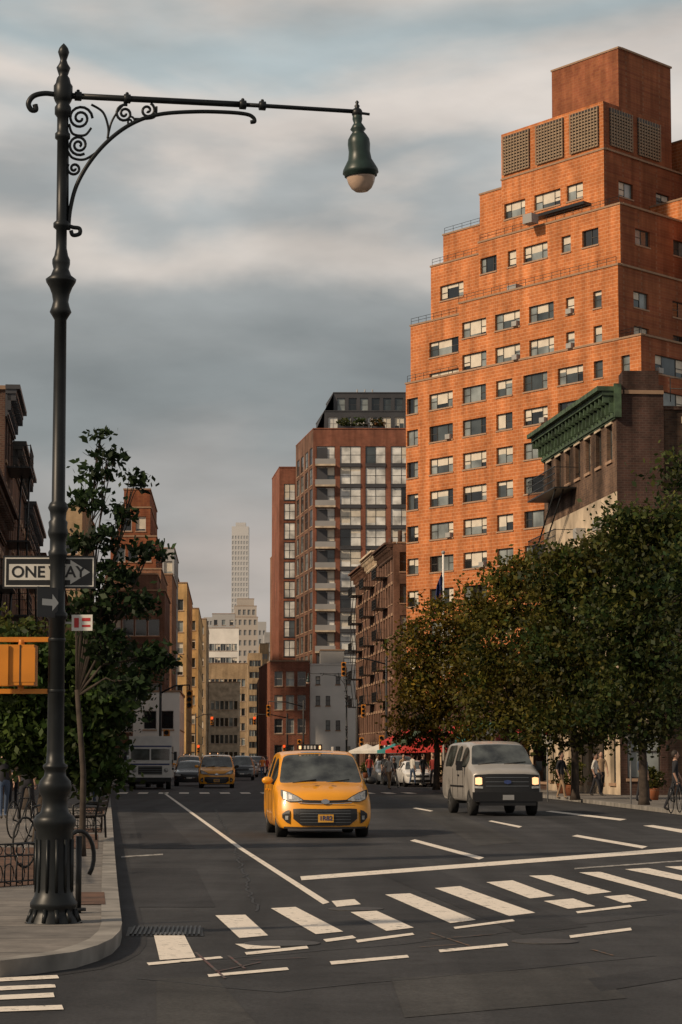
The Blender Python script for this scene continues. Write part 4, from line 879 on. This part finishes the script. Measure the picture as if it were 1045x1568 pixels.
tsignal(XA(592,172),172,-3,8.2); tsignal(XA(547,190),190,.5,5.6); tsignal(XA(246,135),135,1.6,5.2); tsignal(XA(440,300),300,-4,6.5,True); tsignal(XA(300,300),300,2,6.5,True); tsignal(XA(465,210),210,-3,6)
for px,Y,c in ((838,92,'swhite'),(965,80,'sgrey'),(690,120,'swhite'),(222,128,'swhite')):
    mb=MB(); mb.tube([(0,0,0),(0,0,3)],.03,'sgrey',6); mb.box(-.2,.2,-.04,-.032,2.1,2.8,c); mb.box(-.15,.15,-.045,-.041,2.5,2.7,'sred'); mb.build('curb_sign',loc=(XA(px,Y) if px>300 else -13,Y,0))
# ================= left sidewalk furniture =================
a=Vector((*G(-30,1378),.13)); b=Vector((*G(52,1372),.13)); c=Vector((*G(55,1310),.13))
mb2=MB(); p=[a,b,c,Vector((c.x-1.2,c.y,.13))]; mb2.face([(q.x,q.y,.138) for q in p],'dirt'); mb2.build('tree_pit_soil')
def hoopfence(mb,a,b,h=.5,sp=.1):
    L=(b-a).length; t=(b-a)/L; Z=Vector((0,0,1)); n=int(L/sp)
    for zz in (.06,h*.72,h): mb.tube([a+Z*zz,b+Z*zz],.011,'metal_d',6)
    for i in range(n+1): mb.tube([a+t*(L*i/n)+Z*.0,a+t*(L*i/n)+Z*h],.009,'metal_d',5)
    for i in range(int(L/.2)):
        cc=a+t*(.1+.2*i); mb.tube([cc+t*.08*math.cos(w)+Z*(h*.86+.06*math.sin(w)) for w in np.linspace(0,2*math.pi,10)],.008,'metal_d',4)
        mb.tube([cc+t*.09*math.cos(w)+Z*(h*.3+.12*math.sin(w)) for w in np.linspace(0,2*math.pi,10)],.008,'metal_d',4)
mb=MB(); hoopfence(mb,a,b); hoopfence(mb,b,c); mb.build('iron_tree_guard')
def guard(name,px,py,w,d,h):
    mb=MB(); g=G(px,py,.13); o=Vector((g[0],g[1],.13))
    q=[o,o+Vector((w,0,0)),o+Vector((w-.09*d,d,0)),o+Vector((-.09*d,d,0))]
    for i in range(4): hoopfence(mb,q[i],q[(i+1)%4],h,.14)
    mb.build(name); mb=MB(); mb.face([(v.x,v.y,.137) for v in q],'dirt'); mb.build('tree_pit_soil')
guard('iron_tree_guard',95,1275,.8,3,.45)
mb=MB(); 
for q in ([(118,1386),(162,1386),(160,1367),(122,1367)],[(108,1300),(150,1300),(150,1278),(112,1278)],[(128,1250),(160,1250),(160,1236),(132,1236)]): mb.face([(*G(*p,.13),.1385) for p in q],'dirt')
mb.build('brick_paved_strip')
def bench(px,py,rot):
    g=G(px,py,.13); mb=MB()
    for sx in (-.7,.7):
        mb.tube([(sx,-.22,0),(sx,-.2,.42),(sx,.2,.42),(sx,.3,.88)],.022,'metal_d',6); mb.tube([(sx,.22,0),(sx,.2,.42)],.022,'metal_d',6); mb.tube([(sx,.24,.66),(sx,-.1,.68),(sx,-.22,.64),(sx,-.2,.42)],.02,'metal_d',6)
    for i in range(5): mb.box(-.75,.75,-.22+i*.09,-.15+i*.09,.43,.455,'bark')
    for i in range(4): mb.obox((-.75,.2+i*.025,.52+i*.1),(1.5,0,0),(0,.02,0),(0,.02,.075),'bark')
    mb.build('park_bench',loc=(g[0],g[1],.13),rot=rot)
bench(137,1285,-1.6)
mb=MB(); g=G(120,1398,.13)
mb.tube([(0,0,0),(0,0,.75)],.03,'metal_d',8); mb.tube([(.18*math.cos(w),0,.55+.25*math.sin(w)) for w in np.linspace(-.8,math.pi+.8,16)],.022,'metal_d',6); mb.tube([(0,0,.02),(0,0,.05)],.08,'metal_d',10)
mb.build('bicycle_rack',loc=(g[0],g[1],.13),rot=.7)
def bicycle(px,py,rot):
    mb=MB(); g=G(px,py,.13)
    for xx in (0,1.0): mb.tube([(xx+.34*math.cos(w),0,.36+.34*math.sin(w)) for w in np.linspace(0,2*math.pi,22)],.016,'tyre',6)
    for u,v in (((0,.36),(.35,.75)),((.35,.75),(.85,.75)),((.4,.3),(.33,.82)),((0,.36),(.4,.3)),((.4,.3),(.85,.75)),((1.0,.36),(.85,.95)),((.75,.97),(.95,.95)),((.22,.84),(.42,.86))): mb.tube([(u[0],0,u[1]),(v[0],0,v[1])],.015,'metal_d',6)
    for xx in (0,1.0):
        for i in range(8): mb.tube([(xx,0,.36),(xx+.34*math.cos(i*math.pi/4),0,.36+.34*math.sin(i*math.pi/4))],.004,'rim',4)
    mb.build('bicycle',loc=(g[0],g[1],.13),rot=rot)
bicycle(38,1330,1.2); bicycle(20,1285,1.35); bicycle(1028,1246,1.2)
# ================= people =================
M['skin']=simple('skin',(.42,.25,.18),.6); M['hair']=simple('hair',(.03,.02,.015),.7); M['jeans']=simple('denim',(.06,.09,.15),.85); M['dkcloth']=simple('dark_cloth',(.02,.02,.025),.9); M['whcloth']=simple('white_cloth',(.6,.57,.52),.85); M['tancloth']=simple('tan_cloth',(.3,.2,.12),.85); M['orcloth']=simple('hi_vis_cloth',(.7,.2,.03),.7); M['shoe']=simple('shoe_leather',(.03,.025,.02),.6); M['redcloth']=simple('red_cloth',(.35,.05,.04),.85)
def person(px,py,shirt,pants,rot=0,stride=.25,h=1.72,z=0,name='pedestrian'):
    g=G(px,py,z); s=h/1.76; st=stride
    V=[((0,0,.94),.125,.10),((0,0,1.1),.125,.095),((0,0,1.28),.15,.10),((0,0,1.42),.12,.085),((0,0,1.5),.055,.055),((0,-.01,1.56),.06,.06),
       ((.17,0,1.42),.06,.06),((.22,-st*.35,1.16),.045,.045),((.22,-st*.35-.12,.93),.032,.032),((.22,-st*.35-.15,.86),.03,.02),
       ((-.17,0,1.42),.06,.06),((-.22,st*.35,1.16),.045,.045),((-.22,st*.3-.08,.92),.032,.032),((-.22,st*.3-.1,.85),.03,.02),
       ((.1,0,.88),.09,.09),((.1,st*.7-.04,.5),.06,.06),((.1,st*1.3,.1),.042,.042),((.1,st*1.3-.15,.04),.04,.03),
       ((-.1,0,.88),.09,.09),((-.1,-st*.9,.5),.06,.06),((-.1,-st*1.1,.1),.042,.042),((-.1,-st*1.1-.16,.04),.04,.03)]
    E=[(0,1),(1,2),(2,3),(3,4),(4,5),(3,6),(6,7),(7,8),(8,9),(3,10),(10,11),(11,12),(12,13),(0,14),(14,15),(15,16),(16,17),(0,18),(18,19),(19,20),(20,21)]
    me=bpy.data.meshes.new('sk'); me.from_pydata([v[0] for v in V],E,[]); ob=bpy.data.objects.new('sk',me); COL.objects.link(ob)
    ob.modifiers.new('s','SKIN'); 
    if not me.skin_vertices: me.skin_vertices.new()
    for i,v in enumerate(V): me.skin_vertices[0].data[i].radius=(v[1],v[2])
    me.skin_vertices[0].data[0].use_root=True
    sb=ob.modifiers.new('b','SUBSURF'); sb.levels=1; sb.render_levels=1
    dg=bpy.context.evaluated_depsgraph_get(); ev=ob.evaluated_get(dg); m2=bpy.data.meshes.new_from_object(ev); bpy.data.objects.remove(ob)
    mb=MB(); mb.v=[tuple(v.co) for v in m2.vertices]
    for p in m2.polygons:
        c=p.center; mat=shirt if c.z>.93 else pants
        if c.z<.09: mat='shoe'
        if c.z>1.49: mat='skin'
        if abs(c.x)>.175 and c.z<1.12: mat='skin'
        mb.f.append(tuple(p.vertices)); mb.m.append(mb.mi(mat)); mb.sm.append(True)
    mb.ball((0,-.015,1.65),.105,'skin',10,(.78,.95,1.18)); mb.ball((0,.012,1.675),.112,'hair',10,(.82,.92,1.1)); mb.tube([(0,-.105,1.66),(0,-.13,1.63)],[.008,.014],'skin',5)
    mb.ball((0,-.03,1.63),.1,'skin',8,(.76,.92,1.05))
    for sx in (-1,1):
        mb.ball((sx*.083,0,1.64),.02,'skin',5,(.5,1,1.3)); mb.ball((sx*.03,-.118,1.665),.009,'hair',4)
    mb.tube([(-.022,-.118,1.595),(.022,-.118,1.595)],.005,'redcloth',4)
    for hp in (Vector(V[9][0]),Vector(V[13][0])):
        for i in range(4): 
            b=hp+Vector((0,-.025+.017*i,-.02)); mb.tube([b,b+Vector((.0,-.005,-.045)),b+Vector((-.012 if hp.x>0 else .012,-.012,-.08+abs(i-1.5)*.008))],[.009,.008,.006],'skin',5)
        mb.tube([hp+Vector((0,-.03,.01)),hp+Vector((0,-.055,-.02)),hp+Vector((0,-.058,-.045))],[.011,.009,.007],'skin',5)
    o=mb.build(name,loc=(g[0],g[1],z),rot=rot); o.scale=(s,)*3
person(5,1254,'dkcloth','jeans',.3,.22,1.78,.13); person(40,1257,'dkcloth','dkcloth',2.9,.2,1.74,.13); person(20,1235,'tancloth','dkcloth',.2,.2,1.7,.13)
person(596,1209,'whcloth','tancloth',.5,.2,1.75); person(604,1207,'dkcloth','whcloth',-.8,.25,1.65)
person(912,1219,'whcloth','dkcloth',1.2,.2,1.68,.13); person(921,1218,'tancloth','dkcloth',.2,.2,1.75,.13)
person(1035,1242,'dkcloth','dkcloth',1.6,.25,1.7,.13); person(402,1192,'orcloth','jeans',.2,.2,1.75); person(409,1190,'redcloth','dkcloth',1,.2,1.72)
person(566,1199,'redcloth','jeans',.4,.2,1.7,.13); person(152,1227,'dkcloth','jeans',3,.2,1.75,.13)
person(648,1203,'dkcloth','dkcloth',.8,.15,1.7,.13); person(632,1202,'whcloth','jeans',2.2,.1,1.7,.13); person(664,1206,'redcloth','dkcloth',-.6,.1,1.7,.13); person(618,1200,'tancloth','dkcloth',.3,.15,1.7,.13)
person(140,1232,'tancloth','jeans',.1,.2,1.72,.13); person(985,1228,'jeans','dkcloth',2.4,.2,1.7,.13); person(578,1197,'whcloth','dkcloth',1.4,.2,1.7,.13); person(590,1199,'dkcloth','jeans',.2,.2,1.72,.13); person(860,1224,'dkcloth','tancloth',.9,.2,1.7,.13)
# ================= camera, light, sky =================
cam=bpy.data.cameras.new('camera'); co=bpy.data.objects.new('camera',cam); COL.objects.link(co); co.location=(0,0,CAMH); co.rotation_euler=(math.pi/2+TH,0,0)
cam.sensor_fit='VERTICAL'; cam.sensor_height=36; cam.sensor_width=24; cam.lens=36*FO/1568; cam.clip_end=12000; cam.clip_start=.1; scene.camera=co
sd=Vector((-.86,-.50,0)).normalized(); el=math.radians(33); dv=Vector((sd.x*math.cos(el),sd.y*math.cos(el),math.sin(el)))
sun=bpy.data.lights.new('sun','SUN'); sun.energy=3.6; sun.angle=math.radians(4); sun.color=(1,.79,.56); so=bpy.data.objects.new('sun',sun); COL.objects.link(so); so.rotation_euler=dv.to_track_quat('Z','Y').to_euler()
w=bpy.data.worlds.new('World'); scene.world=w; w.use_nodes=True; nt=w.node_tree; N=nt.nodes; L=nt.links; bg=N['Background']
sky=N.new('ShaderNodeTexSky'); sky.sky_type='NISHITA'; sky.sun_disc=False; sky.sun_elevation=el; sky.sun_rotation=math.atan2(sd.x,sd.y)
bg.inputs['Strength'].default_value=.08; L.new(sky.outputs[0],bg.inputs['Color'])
tc=N.new('ShaderNodeTexCoord')
mp=N.new('ShaderNodeMapping'); mp.inputs['Scale'].default_value=(5,5,15); L.new(tc.outputs['Generated'],mp.inputs[0])
n1=N.new('ShaderNodeTexNoise'); n1.inputs['Scale'].default_value=1; n1.inputs['Detail'].default_value=6; n1.inputs['Roughness'].default_value=.48; n1.inputs['Distortion'].default_value=.3; L.new(mp.outputs[0],n1.inputs['Vector'])
mp2=N.new('ShaderNodeMapping'); mp2.inputs['Scale'].default_value=(10,10,30); mp2.inputs['Rotation'].default_value=(0,.25,0); L.new(tc.outputs['Generated'],mp2.inputs[0])
n2=N.new('ShaderNodeTexNoise'); n2.inputs['Scale'].default_value=1; n2.inputs['Detail'].default_value=5; n2.inputs['Roughness'].default_value=.5; L.new(mp2.outputs[0],n2.inputs['Vector'])
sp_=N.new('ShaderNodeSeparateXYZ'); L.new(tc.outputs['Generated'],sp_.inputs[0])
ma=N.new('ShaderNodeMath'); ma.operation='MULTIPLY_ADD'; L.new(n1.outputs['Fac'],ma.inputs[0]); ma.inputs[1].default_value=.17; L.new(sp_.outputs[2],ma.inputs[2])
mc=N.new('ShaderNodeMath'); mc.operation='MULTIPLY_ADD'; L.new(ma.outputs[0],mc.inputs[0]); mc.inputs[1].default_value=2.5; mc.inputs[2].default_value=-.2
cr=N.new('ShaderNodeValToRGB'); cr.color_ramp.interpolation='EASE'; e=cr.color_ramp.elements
stops=[(0.0,(.50,.43,.385)),(.16,(.47,.42,.385)),(.28,(.37,.36,.345)),(.37,(.265,.285,.285)),(.46,(.33,.345,.34)),(.55,(.68,.62,.56)),(.62,(.43,.45,.445)),(.70,(.70,.635,.575)),(.78,(.43,.49,.50)),(.88,(.66,.595,.535)),(1.0,(.27,.265,.26))]  # last stop: sky above the frame darkened to cut ambient fill
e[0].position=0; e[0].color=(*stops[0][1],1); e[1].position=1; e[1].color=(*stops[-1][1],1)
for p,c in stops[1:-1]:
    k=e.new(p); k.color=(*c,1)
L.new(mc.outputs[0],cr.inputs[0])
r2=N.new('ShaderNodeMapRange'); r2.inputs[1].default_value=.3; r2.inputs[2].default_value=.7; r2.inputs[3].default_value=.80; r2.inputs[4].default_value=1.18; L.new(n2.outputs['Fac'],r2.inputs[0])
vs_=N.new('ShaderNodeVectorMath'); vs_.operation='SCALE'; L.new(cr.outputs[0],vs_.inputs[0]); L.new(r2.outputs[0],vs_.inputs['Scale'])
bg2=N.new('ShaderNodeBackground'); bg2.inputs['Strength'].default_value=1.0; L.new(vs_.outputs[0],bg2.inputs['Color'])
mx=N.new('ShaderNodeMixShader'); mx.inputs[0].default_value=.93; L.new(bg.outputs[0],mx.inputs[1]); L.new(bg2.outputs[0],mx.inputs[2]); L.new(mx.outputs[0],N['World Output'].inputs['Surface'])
scene.view_settings.view_transform='Standard'; scene.view_settings.look='None'; scene.view_settings.exposure=0
